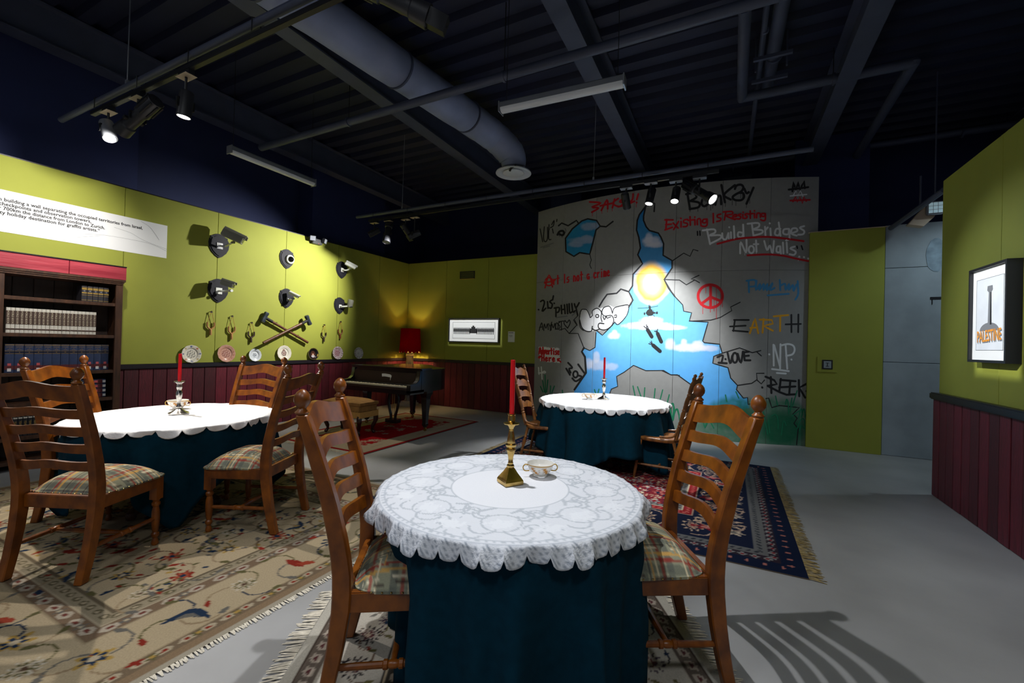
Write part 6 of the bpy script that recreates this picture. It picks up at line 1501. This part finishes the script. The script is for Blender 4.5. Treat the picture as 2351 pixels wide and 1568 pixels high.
# track 1
head('grey cylinder spotlight at the left end of the near track', float(onz(228, 262, 3.4)[0]), Y1, 'grey', (-4.04, 1.95, .72), light=dict(power=360, deg=58, blend=.3, col=NEU))
head('large black framing projector beside the grey cylinder spotlight', float(onz(320, 240, 3.4)[0]), Y1, 'proj', (-6.55, 1.6, 2.4), light=dict(power=230, deg=80, blend=1., col=NEU), name='framing_projector')
head('lit downward spotlight on the near track, upper left', float(onz(420, 215, 3.3)[0]), Y1, 'cyl', (-4.15, 1.75, .8), lit=True, light=dict(power=130, deg=50, blend=.5, col=WARM), drop=.26)
head('black framing projector at the top edge above the duct', -1.78, Y1, 'proj', (xR, (ya+yb_)/2, (zt_+zb_)/2), frame=[(xR-.085, ya+.02, zb_-.05), (xR-.085, yb_-.05, zb_-.05), (xR-.085, yb_-.05, zt_+.0), (xR-.085, ya+.02, zt_+.0)], light=dict(power=1050, deg=20, blend=.1, col=(.95, .98, 1), soft=.0008), name='framing_projector', drop=.13)
head('spotlight hanging above the nearest table, just out at the top', -1.30, Y1-.07, 'cyl', (-.5, 1.6, .2), lit=True, light=dict(power=185, deg=98, blend=.45, col=(.97, .98, 1.), soft=.02))
head('added spotlight out of view, brightening the front of the far table', -.6, Y1, 'cyl', (-1.3, 4.5, .45), light=dict(power=210, deg=32, blend=.7, col=(.95, .98, 1)))  # extra head added out of view to lift the far cloth's folds
# track 2
fx, fz, fwd, fh = PICB
FR1 = [(fx-fwd/2-.01, yB-.05, fz-fh/2-.01), (fx+fwd/2+.02, yB-.05, fz-fh/2-.01), (fx+fwd/2+.02, yB-.05, fz+fh/2+.0), (fx-fwd/2-.01, yB-.05, fz+fh/2+.0)]
head('finned black framing projector at the left end of the far track', -5.30, Y2, 'proj', (-4.9, 4.7, 0), light=dict(power=110, deg=48, blend=.4, col=WARM), name='framing_projector')
head('small black spotlight tilted left at the far track end', -5.62, Y2, 'cyl', (-6.5, 5.0, 2.6))
head('black cylinder spotlight above the piano', -4.72, Y2, 'cyl', (-6.55, 4.6, 2.15), light=dict(power=480, deg=88, blend=.9, col=(1, .98, .92)), drop=.32)
head('tilted black spotlight between projector and cylinder on the far track', -4.95, Y2+.04, 'cyl', (-4.77, yB, 1.64), frame=FR1, light=dict(power=240, deg=42, blend=.1, col=(.96, .98, 1), soft=.0012))
head('unlit-looking dark cylinder spotlight before the top red tag', -1.24, Y2, 'cyl', (-1.15, 7.1, 1.65), light=dict(power=520, deg=66, blend=.8, col=(.96, .98, 1)), plate='lensoff')
head('brightly lit spotlight facing the camera before the crack tip', -.92, Y2-.06, 'cyl', (-1.35, 5.1, .7), lit=True, light=dict(power=380, deg=56, blend=.5, col=(.97, .98, 1)), plate='lensoff')
head('lit black cylinder spotlight left of the dripping black tag', -.63, Y2, 'cyl', (-.9, 4.3, .0), lit=True, light=dict(power=120, deg=46, blend=.6, col=(.95, .98, 1)), plate='lensoff')
head('black framing projector with lit lens over the dripping black tag', -.36, Y2, 'proj', (1.8, 4.4, 1.3), lit=True, light=dict(power=90, deg=62, blend=.8, col=COOL), name='framing_projector', plate='lensoff')
# passage: dark bar, emergency lamp, beige box
a = ony(2045, 524, 7.5); 
t = thing('steel_brace', 'dark slanting steel brace above the grey passage wall', 'beam', (float(a[0]), 7.5, float(a[2])))
b = onz(2168, 436, float(a[2])+.0); d_ = onx(2168, 436, 1.95)-a
MB().tube([(0, 0, 0), tuple(d_)], .03, 8).obj('bar', 'steel', t)
c = ony(2112, 494, 7.2)
t = thing('beige_box', 'beige angular box fixed under the slanting brace', 'box', (float(c[0]), 7.2, float(c[2])))
MB().prism([(-.13, -.12), (.02, -.16), (.13, -.04), (.13, .12), (.05, .12)], -.05, .05, R=rotm(PI/2)).obj('shell', 'beige', t, bevel=.006)
MB().tube([(0, 0, .1), (0, 0, .5)], .012, 8).obj('arm', 'steel', t)
c = ony(2146, 478, 7.1)
t = thing('emergency_lamp', 'square white emergency lamp head near the right wall end', 'lamp', (float(c[0]), 7.1, float(c[2])))
MB().box((0, 0, 0), (.16, .06, .16)).obj('housing', 'alu', t, bevel=.012)
mb = MB()
for i in range(3):
    for j in range(3): mb.box((-.045+.045*i, -.032, -.045+.045*j), (.038, .008, .038))
mb.obj('led_cells', mat('dim_led_cells', S(190, 220, 230), .2, emit=.25), t)
MB().tube([(0, 0, .08), (0, 0, 1.7)], .008, 6).obj('stem', 'steel', t)
# cool lamps of the next room and added fill panels behind the camera
t = thing('passage_spotlight', 'cool spotlight in the passage beyond the right wall end', 'spotlight', (3.1, 6.4, 3.6))
MB().lathe([(.001, -.1), (.05, -.1), (.05, .1), (.04, .1)], 20).obj('housing', 'blackp', t); MB().tube([(0, 0, .1), (0, 0, 1.28)], .01, 8).obj('stem', 'black', t)
spot('beam', t, (3.1, 6.4, 3.48), (2.5, 7.3, .6), 80, 120, .7, (.72, .90, 1.), soft=.06)

for i, (x, y, z, pw_) in enumerate(FILL_LAMPS):
    t = thing('fill_lamp', f'added square fill lamp behind the camera, {["left", "middle", "right"][i]} of three', 'lamp', (x, y, z))
    MB().box((0, 0, .04), (.66, .66, .06)).obj('housing', 'alu', t, bevel=.01); MB().box((0, 0, .004), (.58, .58, .008)).obj('diffuser', 'tube', t); MB().tube([(0, 0, .07), (0, 0, 4.88-z)], .01, 8).obj('stem', 'black', t)
    l = bpy.data.lights.new('fill_light', 'AREA'); l.energy = pw_; l.size = .58; l.color = (.92, .96, 1.)
    o = bpy.data.objects.new('fill_light', l); COL.objects.link(o); o.parent = t; o.location = (0, 0, -.006)
